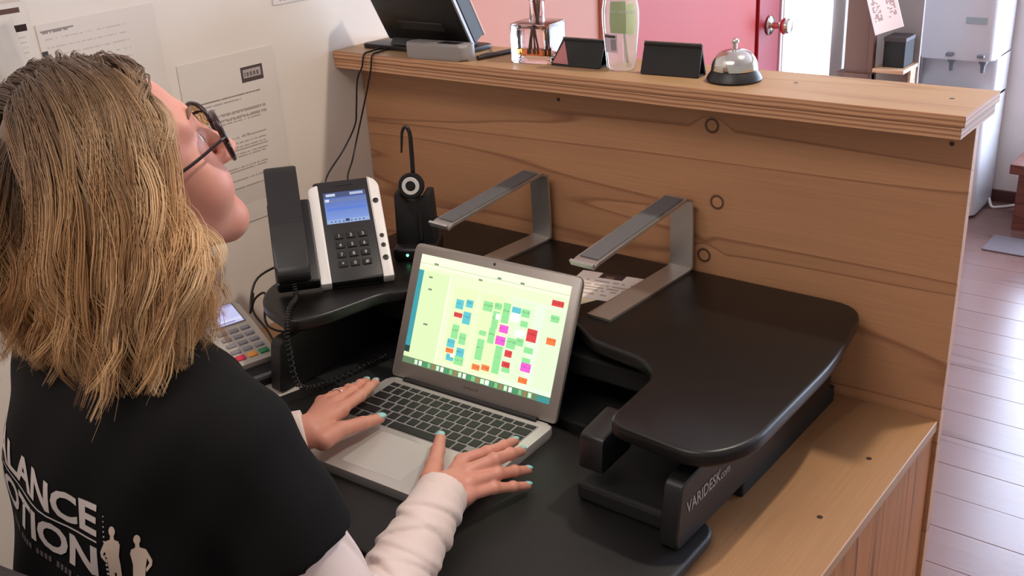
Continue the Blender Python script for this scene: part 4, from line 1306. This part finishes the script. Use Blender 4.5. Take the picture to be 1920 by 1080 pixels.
def handfn(H, rt=1.0):
    Wp = np.array(H['W'])
    def f(P):
        d = None
        pk = []
        for k, r in (('I', .0112), ('M', .0112), ('R', .0108), ('P', .0098)):
            a = np.array(H[k][0]) - np.array([0, 0, .003])
            pk.append(cap_(P, Wp + (a - Wp) * .12 , a, .0135, r))
        d = pk[0]
        for q in pk[1:]:
            d = smin(d, q, 0.014)
        ex = H.get('fore')
        if ex is not None:
            d = smin(d, cap_(P, ex, Wp, .026, .0215), .02)
        for k, rr in (('I', (.0096, .0086, .0078, .0068)), ('M', (.0098, .0088, .0080, .0069)), ('R', (.0094, .0084, .0076, .0066)), ('P', (.0084, .0074, .0067, .0058))):
            J = H[k]
            fd = None
            for i in range(3):
                c = cap_(P, J[i], J[i + 1], rr[i] , rr[i + 1])
                fd = c if fd is None else smin(fd, c, .004)
            for i in (1, 2):
                fd = smin(fd, ell_(P, np.array(J[i]) + np.array([0, 0, .0015]), (rr[i] * 1.02,) * 3), .003)
            d = smin(d, fd, 0.005)
        J = H['T']
        td = smin(smin(cap_(P, J[0], J[1], .0150, .0118), cap_(P, J[1], J[2], .0116, .0102), .006), cap_(P, J[2], J[3], .0098, .0080), .004)
        d = smin(d, td, 0.010)
        return d
    pts = np.array([H['W']] + [p for k in 'IMRPT' for p in H[k]] + ([H['fore']] if 'fore' in H else []))
    return surfnet(f, pts.min(0) - .035, pts.max(0) + .035, 0.0019)

for H, E_ in ((RH, ER), (LH, EL)):
    Wp = np.array(H['W'])
    H['fore'] = Wp + (np.array(E_) - Wp) * .28

def headfn(P):
    q = (P - HC) @ HRn
    sx = np.stack([np.abs(q[..., 0]), q[..., 1], q[..., 2]], -1)
    d = ell_(q, (0, -0.004, 0.052), (0.072, 0.092, 0.086))
    d = smin(d, ell_(q, (0, 0.038, 0.0), (0.061, 0.058, 0.084)), 0.03)
    d = smin(d, cap_(sx, (0.047, 0.006, -0.052), (0.012, 0.067, -0.089), 0.025, 0.021), 0.04)
    d = smin(d, ell_(q, (0, 0.074, -0.092), (0.021, 0.018, 0.017)), 0.03)
    d = smin(d, ell_(sx, (0.040, 0.064, -0.032), (0.028, 0.030, 0.034)), 0.025)
    d = smin(d, cap_(sx, (0.0, 0.088, 0.038), (0.042, 0.076, 0.036), 0.011, 0.010), 0.015)
    eye = ell_(sx, (0.031, 0.103, 0.012), (0.015, 0.016, 0.011))
    d = -smin(-d, eye, 0.008)
    d = smin(d, ell_(sx, (0.031, 0.080, 0.012), (0.0125, 0.0125, 0.0125)), 0.003)
    nose = cap_(q, (0, 0.094, 0.022), (0, 0.116, -0.022), 0.0065, 0.0105)
    nose = smin(nose, ell_(sx, (0.010, 0.106, -0.026), (0.0075, 0.010, 0.0075)), 0.006)
    d = smin(d, nose, 0.010)
    d = smin(d, cap_(sx, (0, 0.0945, -0.053), (0.019, 0.085, -0.056), 0.0062, 0.004), 0.004)
    d = smin(d, cap_(sx, (0, 0.0930, -0.065), (0.016, 0.084, -0.062), 0.0070, 0.004), 0.004)
    d = smin(d, ell_(sx, (0.073, -0.008, -0.002), (0.008, 0.018, 0.029)), 0.005)
    d = smin(d, cap_(P, NECK1, NECK0, 0.050, 0.056), 0.02)
    return d

person = root('person', 'seated person with blond wavy hair, glasses and black printed T-shirt typing at the laptop', 'person', (0.595, -1.08, 0.46))
M_skin = mat('skin', rgb(208, 143, 124), 0.5, noise=0.05, nscale=60)
M_skin.node_tree.nodes['Principled BSDF'].inputs['Subsurface Weight'].default_value = 0.12
M_skin.node_tree.nodes['Principled BSDF'].inputs['Subsurface Radius'].default_value = (0.012, 0.005, 0.003)
M_skin.node_tree.nodes['Principled BSDF'].inputs['Subsurface Scale'].default_value = 0.6
parts = [surfnet(bodyfn, (.22, -1.28, 0.0), (.95, -.48, 1.22), 0.0105),
         surfnet(headfn, HC - .17, HC + .17, 0.0034), handfn(RH), handfn(LH)]
link('body', npmesh(parts), M_skin, person, True)

# clothes ------------------------------------------------------------
def armpt(S, E, f):
    return np.array(S) + (np.array(E) - np.array(S)) * f
def shirtfn(P):
    d = torso(P, 0.012)
    # cloth hangs straight between shoulder blades and waist
    d = smin(d, ell_(P, (0.590, -0.955, 0.80), (0.168, 0.118, 0.24)), 0.04)
    for s, e in ((SR, ER), (SL, EL)):
        a = np.array(s); b = armpt(s, e, 0.62)
        sl = cap_(P, a + (0, 0, -.002), b, 0.062, 0.069)
        ax = (b - a) / np.linalg.norm(b - a)
        hem = (P - armpt(s, e, 0.50)) @ (ax)
        sl = np.maximum(sl, hem)
        d = smin(d, sl, 0.03)
    f = 0.004 * np.sin(P[..., 2] * 38 + P[..., 0] * 30 + 3 * np.sin(P[..., 0] * 17)) * np.clip((1.0 - P[..., 2]) * 4, 0, 1)
    f = f + 0.0025 * np.sin(P[..., 0] * 60 - P[..., 2] * 45 + P[..., 1] * 30)
    d = d + f * 0.8
    n0 = np.array(NECK0); n1 = np.array(NECK1)
    nk = cap_(P, n0 + (n1 - n0) * .18 + np.array([0, .012, 0]), n1, 0.066, 0.075)
    d = -smin(-d, nk, 0.006)
    d = np.maximum(d, 0.50 - P[..., 2])
    return d
SV, SF = surfnet(shirtfn, (.22, -1.27, .47), (.96, -.74, 1.15), 0.0062)
M_shirt = mat('black_cotton', rgb(15, 13, 14), 0.9, noise=0.1, nscale=400, bump=0.1, bscale=900, spec=0.2)
shirt = link('t_shirt', npmesh([(SV, SF)]), M_shirt, person, True, label='black T-shirt with white lettering across the back')

M_sleeve = mat('cream_knit', rgb(226, 206, 200), 0.8, noise=0.03, nscale=300, bump=0.15, bscale=700, sheen=0.2)
def sleevefn(S_, E_, Wp):
    S_, E_, Wp = map(np.array, (S_, E_, Wp))
    ax = (Wp - E_); L = np.linalg.norm(ax); ax = ax / L
    def f(P):
        d = smin(cap_(P, armpt(S_, E_, .30), E_, 0.056, 0.047), cap_(P, E_, Wp, 0.047, 0.0345), 0.03)
        u = ((P - E_) @ ax)
        rel = P - E_
        side = np.cross(ax, [0, 0, 1]); side = side / np.linalg.norm(side)
        vs_ = rel @ side; hs_ = rel @ np.cross(side, ax)
        for k, (uc, t1, t2, dep) in enumerate(((.055, .5, -.3, .0035), (.085, -.55, -.25, .0030), (.105, .25, -.5, .0042), (.133, -.2, -.6, .0030), (.155, .45, -.35, .0040), (.178, -.35, -.4, .0032), (.204, .15, -.45, .0036))):
            q = u - (L - .26 + uc) - t1 * vs_ - t2 * hs_
            d = d + dep * np.exp(-(q / .0036) ** 2) * (0.55 + .45 * np.sin(vs_ * 70 + k * 2.1))
            d = d - 0.0022 * np.exp(-((q - .010) / .007) ** 2)
        g = np.exp(-((u - (L - .022)) / .0022) ** 2)
        d = d + 0.0016 * g
        d = np.maximum(d, (P - Wp) @ ax + 0.002)
        return d
    pts = np.array([armpt(S_, E_, .3), E_, Wp])
    return surfnet(f, pts.min(0) - .075, pts.max(0) + .075, 0.0030)
link('long_sleeve', npmesh([sleevefn(SR, ER, RH['W'])]), M_sleeve, person, True, label='pale cream long sleeve on the right arm')
link('long_sleeve', npmesh([sleevefn(SL, EL, LH['W'])]), M_sleeve, person, True, label='pale cream cuff at the left wrist')
n0 = np.array(NECK0); n1 = np.array(NECK1)
def collarfn(P):
    d = cap_(P, n0 + (n1 - n0) * .05, n0 + (n1 - n0) * .5, 0.069, 0.062)
    ax = (n1 - n0) / np.linalg.norm(n1 - n0)
    return np.maximum(d, (P - (n0 + (n1 - n0) * .40)) @ ax)
link('undershirt_collar', npmesh([surfnet(collarfn, n0 - .10, n0 + .12, 0.004)]), M_sleeve, person, True)
def legsfn(P):
    d = ell_(P, (0.595, -1.0, 0.56), (0.190, 0.142, 0.105))
    for hx, kx in ((0.52, 0.47), (0.67, 0.73)):
        d = smin(d, cap_(P, (hx, -1.0, 0.545), (kx, -0.68, 0.545), 0.090, 0.066), 0.05)
        d = smin(d, cap_(P, (kx, -0.68, 0.545), (kx, -0.72, 0.11), 0.064, 0.05), 0.03)
    d = np.maximum(d, 0.10 - P[..., 2])
    return d
link('trousers', npmesh([surfnet(legsfn, (.33, -1.27, .07), (.88, -.56, .72), 0.011)]), mat('dark_trousers', rgb(26, 25, 30), 0.8), person, True)
def shoefn(P):
    d = None
    for kx in (0.47, 0.73):
        c = smin(cap_(P, (kx, -0.745, 0.045), (kx + .01, -0.55, 0.036), 0.044, 0.036), cap_(P, (kx, -.725, .06), (kx, -.72, .11), .044, .044), .02)
        d = c if d is None else np.minimum(d, c)
    return np.maximum(d, 0.001 - P[..., 2])
link('shoes', npmesh([surfnet(shoefn, (.40, -.82, -.02), (.81, -.49, .17), 0.007)]), M_matte, person, True)

# nails and ring ----------------------------------------------------------
M_nail = mat('teal_nail_varnish', rgb(150, 206, 208), 0.25)
def nail(H, k, sc=1.0, nrm=(0, 0, 1)):
    a = Vector(H[k][2]); b = Vector(H[k][3])
    d = (b - a).normalized(); n_ = Vector(nrm); n_ = (n_ - d * n_.dot(d)).normalized()
    r = {'I': .0071, 'M': .0072, 'R': .0069, 'P': .0061, 'T': .0085}[k]
    F = frame(b + d * 0.001 + n_ * (r * .62), d.cross(n_), d)
    bm = bmesh.new()
    bmesh.ops.create_uvsphere(bm, u_segments=14, v_segments=8, radius=1.0)
    for v in bm.verts:
        v.co = F @ Vector((v.co.x * r * .80 * sc, v.co.y * r * 1.25 * sc, v.co.z * r * .42))
    link('fingernail', tomesh(bm), M_nail, person, True, label='pale teal varnished nail')
for H in (RH, LH):
    for k in 'IMRP':
        nail(H, k)
    nail(H, 'T', 1.0, (-0.1, 0.2, 1) if H is RH else (0.2, 0, 1))
a = Vector(LH['R'][0]); b = Vector(LH['R'][1]); d = (b - a).normalized(); c0 = a.lerp(b, 0.66)
s1 = d.cross(Vector((0, 0, 1))).normalized(); s2 = d.cross(s1)
rp = [c0 + (s1 * math.cos(q) + s2 * math.sin(q)) * 0.0106 for q in [i * 2 * math.pi / 28 for i in range(29)]]
link('finger_ring', tubeme(rp, 0.0014, 8), mat('bright_silver', rgb(240, 232, 228), 0.15, 1.0), person, True, label='silver ring on the left hand')

# eyes, brows, lips
for sx in (-1, 1):
    bm = bmesh.new(); bmesh.ops.create_uvsphere(bm, u_segments=20, v_segments=12, radius=0.0118)
    bmesh.ops.transform(bm, matrix=HMx @ Matrix.Translation((sx * .031, 0.0808, 0.012)), verts=bm.verts)
    e = link('eye', tomesh(bm), mat('eye_white', rgb(236, 232, 228), 0.2), person, True)
    link('iris', latheme([(0.0055, 0), (0.004, 0.0008), (0, 0.0010)], sides=16, M=HMx @ Matrix.Translation((sx * .031, 0.0916, 0.012)) @ Matrix.Rotation(-math.pi / 2, 4, 'X')), mat('iris_blue', rgb(70, 90, 104), 0.2), e)
    link('eyebrow', tubeme([HMx @ Vector((sx * x, yy, z)) for x, yy, z in ((.014, .0985, .040), (.028, .0965, .045), (.044, .0865, .041))], [.0022, .003, .0012], 6), mat('brow_brown', rgb(120, 88, 66), 0.8), person, True)

# glasses
M_frame = mat('dark_tortoise', rgb(40, 26, 30), 0.25)
gl = link('glasses', tubeme([HMx @ Vector(p) for p in ((-0.011, 0.117, 0.010), (0, 0.1195, 0.013), (0.011, 0.117, 0.010))], 0.0022, 8), M_frame, person, True, label='dark framed round glasses with thin temples')
for sx in (-1, 1):
    ring = []
    for i in range(33):
        a = i * 2 * math.pi / 32
        ca, sa = math.cos(a), math.sin(a)
        ex = math.copysign(abs(ca) ** .85, ca) * 0.0265; ez = math.copysign(abs(sa) ** .85, sa) * 0.0265
        x = 0.036 + ex
        ring.append(HMx @ Vector((sx * x, 0.1165 - 0.20 * max(0, x - 0.012) + 0.10 * (ez), 0.004 + ez)))
    link('rim', tubeme(ring, 0.0026, 8), M_frame, gl, True)
    bm = bmesh.new()
    vs = [bm.verts.new(p) for p in ring[:-1]]
    bm.faces.new(vs)
    bmesh.ops.solidify(bm, geom=bm.faces[:], thickness=0.0012)
    link('lens', tomesh(bm), glassmat('lens_glass', (1, 1, 1, 1), 0.0, 1.1), gl)
    tp = [HMx @ Vector((sx * x, yy, z)) for x, yy, z in ((.0625, .107, .010), (.0695, .098, .011), (.076, .06, .008), (.0775, .0, .004), (.076, -.02, -.012))]
    link('temple', tubeme(catmull(tp, 5), 0.0018, 8), M_frame, gl, True)

# ------------------------------------------------------------------ print on the back of the T-shirt, wrapped on the cloth
bv = BVHTree.FromPolygons([Vector(v) for v in SV], [tuple(int(i) for i in f) for f in SF])
AX = Vector((0.59, -0.93, 0))
THS = np.radians(np.arange(-75, 92, 3.0)); ZS = np.arange(0.85, 1.03, 0.01)
PT_ = np.zeros((len(ZS), len(THS), 3)); NT_ = np.zeros_like(PT_)
for i, z in enumerate(ZS):
    for j, th in enumerate(THS):
        dr = Vector((math.sin(th), -math.cos(th), 0))
        h = bv.ray_cast(AX + dr * 0.5 + Vector((0, 0, z)), -dr)
        PT_[i, j] = h[0] if h[0] else (AX + dr * .14 + Vector((0, 0, z)))
        NT_[i, j] = dr
SL_ = np.concatenate([np.zeros((len(ZS), 1)), np.cumsum(np.linalg.norm(np.diff(PT_, axis=1), axis=2), 1)], 1)
j0 = int(np.argmin(np.abs(THS)))
SL_ = SL_ - SL_[:, j0:j0 + 1]


def wrap(me, lift=0.0014):
    for v in me.vertices:
        s, z = v.co.x, v.co.y
        fz = min(max((z - ZS[0]) / 0.01, 0), len(ZS) - 1.001); i = int(fz); f = fz - i
        p = np.zeros(3); n = np.zeros(3)
        for k, w in ((i, 1 - f), (i + 1, f)):
            for c in range(3):
                p[c] += w * np.interp(s, SL_[k], PT_[k, :, c]); n[c] += w * np.interp(s, SL_[k], NT_[k, :, c])
        v.co = Vector(p) + Vector(n).normalized() * (lift + v.co.z)


def dense(me, L=0.004):
    bm = bmesh.new(); bm.from_mesh(me)
    bmesh.ops.triangulate(bm, faces=bm.faces[:])
    for _ in range(4):
        es = [e for e in bm.edges if e.calc_length() > L]
        if not es:
            break
        bmesh.ops.subdivide_edges(bm, edges=es, cuts=1)
        bmesh.ops.triangulate(bm, faces=[f for f in bm.faces if len(f.verts) > 3])
    bm.to_mesh(me); bm.free()
    return me


def fit_text(txt, s0, s1, z0, z1, slope, bold):
    me = textmesh(txt, 1.0, Matrix.Identity(4), bold, 1, 0.0)
    co = np.array([v.co[:] for v in me.vertices]); lo = co.min(0); hi = co.max(0)
    for v in me.vertices:
        s = s0 + (v.co.x - lo[0]) / (hi[0] - lo[0]) * (s1 - s0)
        v.co = Vector((s, z0 + (v.co.y - lo[1]) / (hi[1] - lo[1]) * (z1 - z0) + slope * (s - s1), 0))
    return dense(me)


M_shirtprint = mat('white_shirt_print', rgb(200, 187, 183), 0.8)
M_faint = mat('faint_shirt_print', rgb(92, 84, 84), 0.8)
SLOPE = -0.19
E1 = 0.0905
for txt, z0, z1 in (('BALANCE', 0.9510, 0.9840), ('MOTION', 0.9075, 0.9400)):
    me = fit_text(txt, E1 - 0.214, E1, z0, z1, SLOPE, 0.032)
    wrap(me)
    link('shirt_lettering', me, M_shirtprint, shirt, label='white lettering on the back of the T-shirt')


def flat(polys, M_, name, label):
    bm = bmesh.new()
    for p in polys:
        bm.faces.new([bm.verts.new((a, b, 0)) for a, b in p])
    me = bpy.data.meshes.new('print'); bm.to_mesh(me); bm.free()
    dense(me); wrap(me)
    link(name, me, M_, shirt, label=label)


def sl(s, z): return (s, z + SLOPE * (s - E1))


flat([[sl(E1 - .214, .9450), sl(E1, .9450), sl(E1, .9468), sl(E1 - .214, .9468)]], M_shirtprint, 'shirt_rule', 'thin white rule between the two words')
bars = []
for k in range(22):
    a = E1 - .150 + k * .0062
    if k % 5 != 4:
        bars.append([sl(a, .8945), sl(a + .0042, .8945), sl(a + .0042, .9005), sl(a, .9005)])
flat(bars, M_faint, 'shirt_small_print', 'faint small print below the words')
dots = []
for k in range(17):
    z = .974 - k * .0052; r = .0006 + .00006 * k; s = 0.0985 + .0002 * k
    dots.append([(s - r, z - r), (s + r, z - r), (s + r, z + r), (s - r, z + r)])
flat(dots, M_shirtprint, 'shirt_dots', 'dotted white line beside the words')


def figure(s, z, h, flip):
    w = h * .42
    def T(p): return (s + flip * p[0] * w, z + p[1] * h)
    hd = [T((0.11 * math.cos(a), 0.93 + 0.062 * math.sin(a))) for a in [i * math.pi / 6 for i in range(12)]]
    body = [(-.06, .88), (.06, .88), (.07, .83), (.26, .80), (.28, .70), (.22, .58), (.20, .48), (.20, .25), (.17, .02), (.05, .02), (.02, .40), (-.04, .40), (-.10, .02), (-.20, .02), (-.21, .28), (-.20, .50), (-.18, .62), (-.24, .76), (-.20, .81), (-.07, .83)]
    arm = [(.26, .80), (.44, .66), (.42, .60), (.24, .52), (.22, .56), (.34, .63), (.25, .72)]
    return [hd, [T(p) for p in body], [T(p) for p in arm]]


M_fig = mat('cream_shirt_print', rgb(214, 190, 172), 0.8)
flat(figure(0.1085, 0.878, 0.088, -0.85), M_fig, 'shirt_figure', 'cream standing figure printed beside the words')
flat(figure(0.1330, 0.868, 0.088, 0.85), M_fig, 'shirt_figure', 'cream standing figure printed at the outer side')

# ------------------------------------------------------------------ hair: scalp cap and combed locks
def hairgrow(NG, NC, seed):
    g = np.random.default_rng(seed)
    # roots on the scalp (head coordinates)
    pts = []
    while len(pts) < NG:
        v = g.normal(size=3); v /= np.linalg.norm(v)
        p = np.array([0, -0.004, 0.052]) + v * np.array([.073, .093, .088])
        zmin = np.interp(p[1], [-.1, -.05, 0.0, .03, .06, .085], [-.04, -.02, .02, .055, .085, .115])
        if p[2] > zmin:
            pts.append(p)
    root_ = np.array(pts)
    m_ = np.arange(NG) % 4 == 0                      # extra locks along the parting
    xx = -0.012 + g.normal(size=NG) * .012; yy = g.uniform(-.075, .072, NG)
    zz = .052 + .088 * np.sqrt(np.clip(1 - (xx / .073) ** 2 - ((yy + .004) / .093) ** 2, 0, 1))
    root_[m_] = np.stack([xx, yy, zz], 1)[m_]
    part = -0.012
    side = np.where(root_[:, 0] > part, 1.0, -1.0)
    lay = g.random(NG) ** 0.8                      # how far out the lock rides
    off = 0.006 + 0.022 * lay
    zend = 1.100 + 0.040 * (root_[:, 1] > .0) + 0.03 * (g.random(NG) - .5) + 0.03 * (g.random(NG) < .15)
    d = np.stack([side * (0.75 + .2 * g.random(NG)), 0.24 - 0.36 * g.random(NG), 0.25 - 0.9 * (1 - root_[:, 2] / .14)], 1)
    back = root_[:, 1] < -.05
    d[back] = np.stack([0.45 * root_[back, 0] / .07 + g.normal(size=back.sum()) * .2, -0.5 * np.ones(back.sum()), -0.7 * np.ones(back.sum())], 1)
    d /= np.linalg.norm(d, axis=1)[:, None]
    P = h2w(root_); D = d @ HRn.T
    step = 0.0115
    G = np.array([0, 0, -1.0])
    path = [P.copy()]
    cen = np.array([0, -0.006, 0.047])
    for k in range(46):
        gr = 0.06 + 0.12 * min(1, k / 16)
        D = D * (1 - gr) + G * gr
        D /= np.linalg.norm(D, axis=1)[:, None]
        P = P + D * step
        # head collider
        q = (P - HC) @ HRn - cen
        rad = np.stack([.074 + off, .093 + off, .090 + off * .9], 1)
        grow = np.clip(k / 5.0, 0.15, 1)
        rad = np.array([.073, .093, .088]) + (rad - np.array([.073, .093, .088])) * grow
        # below the widest level the collider is a tube: hair falls from the cheekbones, not inward
        qz = np.where(q[:, 2] < 0, q[:, 2] * 0.25, q[:, 2])
        qq = np.stack([q[:, 0], q[:, 1], qz], 1)
        s = np.sqrt(((qq / rad) ** 2).sum(1))
        ins = s < 1
        q2 = qq / np.maximum(s, 1e-6)[:, None]
        q2[:, 2] = q[:, 2]
        Pn = h2w(q2 + cen)
        move = Pn - P
        P = np.where(ins[:, None], Pn, P)
        n_ = (qq / rad ** 2); n_ /= np.linalg.norm(n_, axis=1)[:, None]
        n_ = n_ @ HRn.T
        dn = (D * n_).sum(1)
        D = np.where((ins & (dn < 0))[:, None], D - n_ * dn[:, None], D)
        # keep the face free
        q = (P - HC) @ HRn
        lim = np.interp(q[:, 2], [-.20, -.12, -.05, .0, .03, .08], [.045, .042, .032, .014, .006, .050]) + 0.012 * (lay - .5)
        over = q[:, 1] > lim
        q[:, 1] = np.where(over & (q[:, 2] < .105), lim * .85 + q[:, 1] * .15, q[:, 1])
        P = h2w(q)
        # shoulders
        a = np.array([0.43, -.925, 1.025]); b = np.array([.745, -.94, 1.02]); ab = b - a
        tt = np.clip(((P - a) @ ab) / (ab @ ab), 0, 1); c = a + tt[:, None] * ab
        v = P - c; l = np.linalg.norm(v, axis=1); r = 0.070 + 0.010 * lay
        hit = l < r
        P = np.where(hit[:, None], c + v / np.maximum(l, 1e-6)[:, None] * r[:, None], P)
        path.append(P.copy())
    path = np.stack(path, 1)                       # NG,47,3
    # trim at the hem, resample
    NP = 20
    out = np.zeros((NG, NP, 3))
    for i in range(NG):
        below = np.nonzero(path[i, :, 2] < zend[i])[0]
        n = below[0] if len(below) else 46
        n = min(max(n, 12), 35)
        x = np.linspace(0, n, NP)
        for c in range(3):
            out[i, :, c] = np.interp(x, np.arange(47), path[i, :, c])
    s = np.linspace(0, 1, NP)
    # loose waves
    tang = np.gradient(out, axis=1); tang /= np.linalg.norm(tang, axis=2)[..., None] + 1e-9
    cen_w = h2w((0, -.01, 0.0))
    rad_ = out - cen_w; rad_[..., 2] = 0; rad_ /= np.linalg.norm(rad_, axis=2)[..., None] + 1e-9
    sidev = np.cross(tang, rad_)
    az = np.arctan2(root_[:, 0], root_[:, 1])
    ph = (2.6 * az + 1.3 * g.normal(size=NG))[:, None]; fr = (2.0 + .8 * g.random(NG))[:, None]
    amp = (0.010 + 0.018 * g.random(NG))[:, None] * s[None] ** 1.15
    out = out + sidev * (amp * np.sin(fr * s * 6.28 * .8 + ph))[..., None] + rad_ * (0.75 * amp * np.cos(fr * s * 6.28 * .8 + ph))[..., None] + rad_ * (0.004 * s[None, :, None] ** 2)
    # the front locks curl in under the jaw
    fw = HRn @ np.array([0, 1, 0]); fw[2] = 0; fw /= np.linalg.norm(fw)
    fr_ = np.clip(((out - HC) @ fw + .045) / .05, 0, 1) * np.clip((1.20 - out[..., 2]) / .11, 0, 1) ** 1.3
    out = out - rad_ * (0.055 * fr_)[..., None]
    # strands of each lock
    N = NG * NC
    st = np.repeat(out, NC, 0); tg = np.repeat(tang, NC, 0); sv = np.repeat(sidev, NC, 0); rv = np.repeat(rad_, NC, 0)
    ang = g.random(N) * 6.28; rr = np.sqrt(g.random(N))
    w = np.interp(s, [0, .25, .7, 1], [.014, .013, .011, .006])
    st = st + sv * (np.cos(ang) * rr)[:, None, None] * w[None, :, None] + rv * (np.abs(np.sin(ang)) * rr * .7)[:, None, None] * (w * np.interp(s, [0, .15], [0, 1]))[None, :, None]
    jit = g.normal(size=(N, 3)) * .0022
    st = st + jit[:, None, :] * (s[None, :, None] ** 1.5)
    stray = (g.random(N) < .03)
    st[stray] += (g.normal(size=(stray.sum(), 3)) * .012)[:, None, :] * (s[None, :, None] ** 2)
    tone = np.clip(np.repeat(g.random(NG) + np.where(root_[:, 1] > .01, .22, -.04), NC) * .9 + g.random(N) * .25 - .08, 0, 1)
    return st, tg, sv, rv, s, tone, np.repeat(out[:, 0], NC, 0)

ST, TG, SV_, RV_, ss, tone, rt = hairgrow(640, 19, 5)
N, NP, _ = ST.shape
rad = (0.00044 * np.interp(ss, [0, .1, .8, 1], [.8, 1, .9, .25]))[None, :] * (0.8 + .5 * nr.random(N))[:, None]
ang = np.arange(3) * 2 * np.pi / 3
nor = np.cross(TG, SV_); nor /= np.linalg.norm(nor, axis=2)[..., None] + 1e-9
V = ST[:, :, None, :] + rad[:, :, None, None] * (SV_[:, :, None, :] * np.cos(ang)[None, None, :, None] + nor[:, :, None, :] * np.sin(ang)[None, None, :, None])
idx = np.arange(N * NP * 3).reshape(N, NP, 3)
F = np.stack([idx[:, :-1], np.roll(idx, -1, 2)[:, :-1], np.roll(idx, -1, 2)[:, 1:], idx[:, 1:]], -1).reshape(-1, 4)
# colour along the strand: brown roots into blond lengths
rootc = L3(98, 76, 60); dark = L3(140, 98, 68); blond = L3(208, 160, 110); light = L3(240, 204, 158)
k = np.clip((ss - .14) / .48, 0, 1)[None, :, None]
tn = tone[:, None, None]
leng = np.where(tn < .40, dark + (blond - dark) * (tn / .40), blond + (light - blond) * ((tn - .40) / .60))
rootm = rootc * (0.8 + .6 * tn)
colr = rootm * (1 - k) + leng * k
colr = np.repeat(colr[:, :, None, :], 3, 2).reshape(-1, 3)
def capfn(P):
    q = (P - HC) @ HRn
    d = ell_(q, (0, -0.008, 0.050), (0.0775, 0.094, 0.0915))
    d = smin(d, cap_(q, (0, -.03, 0.02), (0, -.045, -.085), .070, .055), .03)
    face = np.interp(q[..., 2], [-.12, -.03, .02, .06, .12, .15], [.012, .012, .026, .045, .072, .12])
    return np.maximum(d, q[..., 1] - face)
CV, CF = surfnet(capfn, HC - .17, HC + .17, 0.005)
cc = np.tile(L3(98, 76, 58), (len(CV), 1))
hm = npmesh([(V.reshape(-1, 3), F), (CV, CF)])
at = hm.color_attributes.new('Col', 'FLOAT_COLOR', 'POINT')
allc = np.concatenate([colr, cc]); allc = np.concatenate([allc, np.ones((len(allc), 1))], 1).astype(np.float32)
at.data.foreach_set('color', allc.ravel())
link('hair', hm, vcolmat('hair_strands', 0.42, spec=0.35), person, True, label='wavy blond hair with darker brown roots')
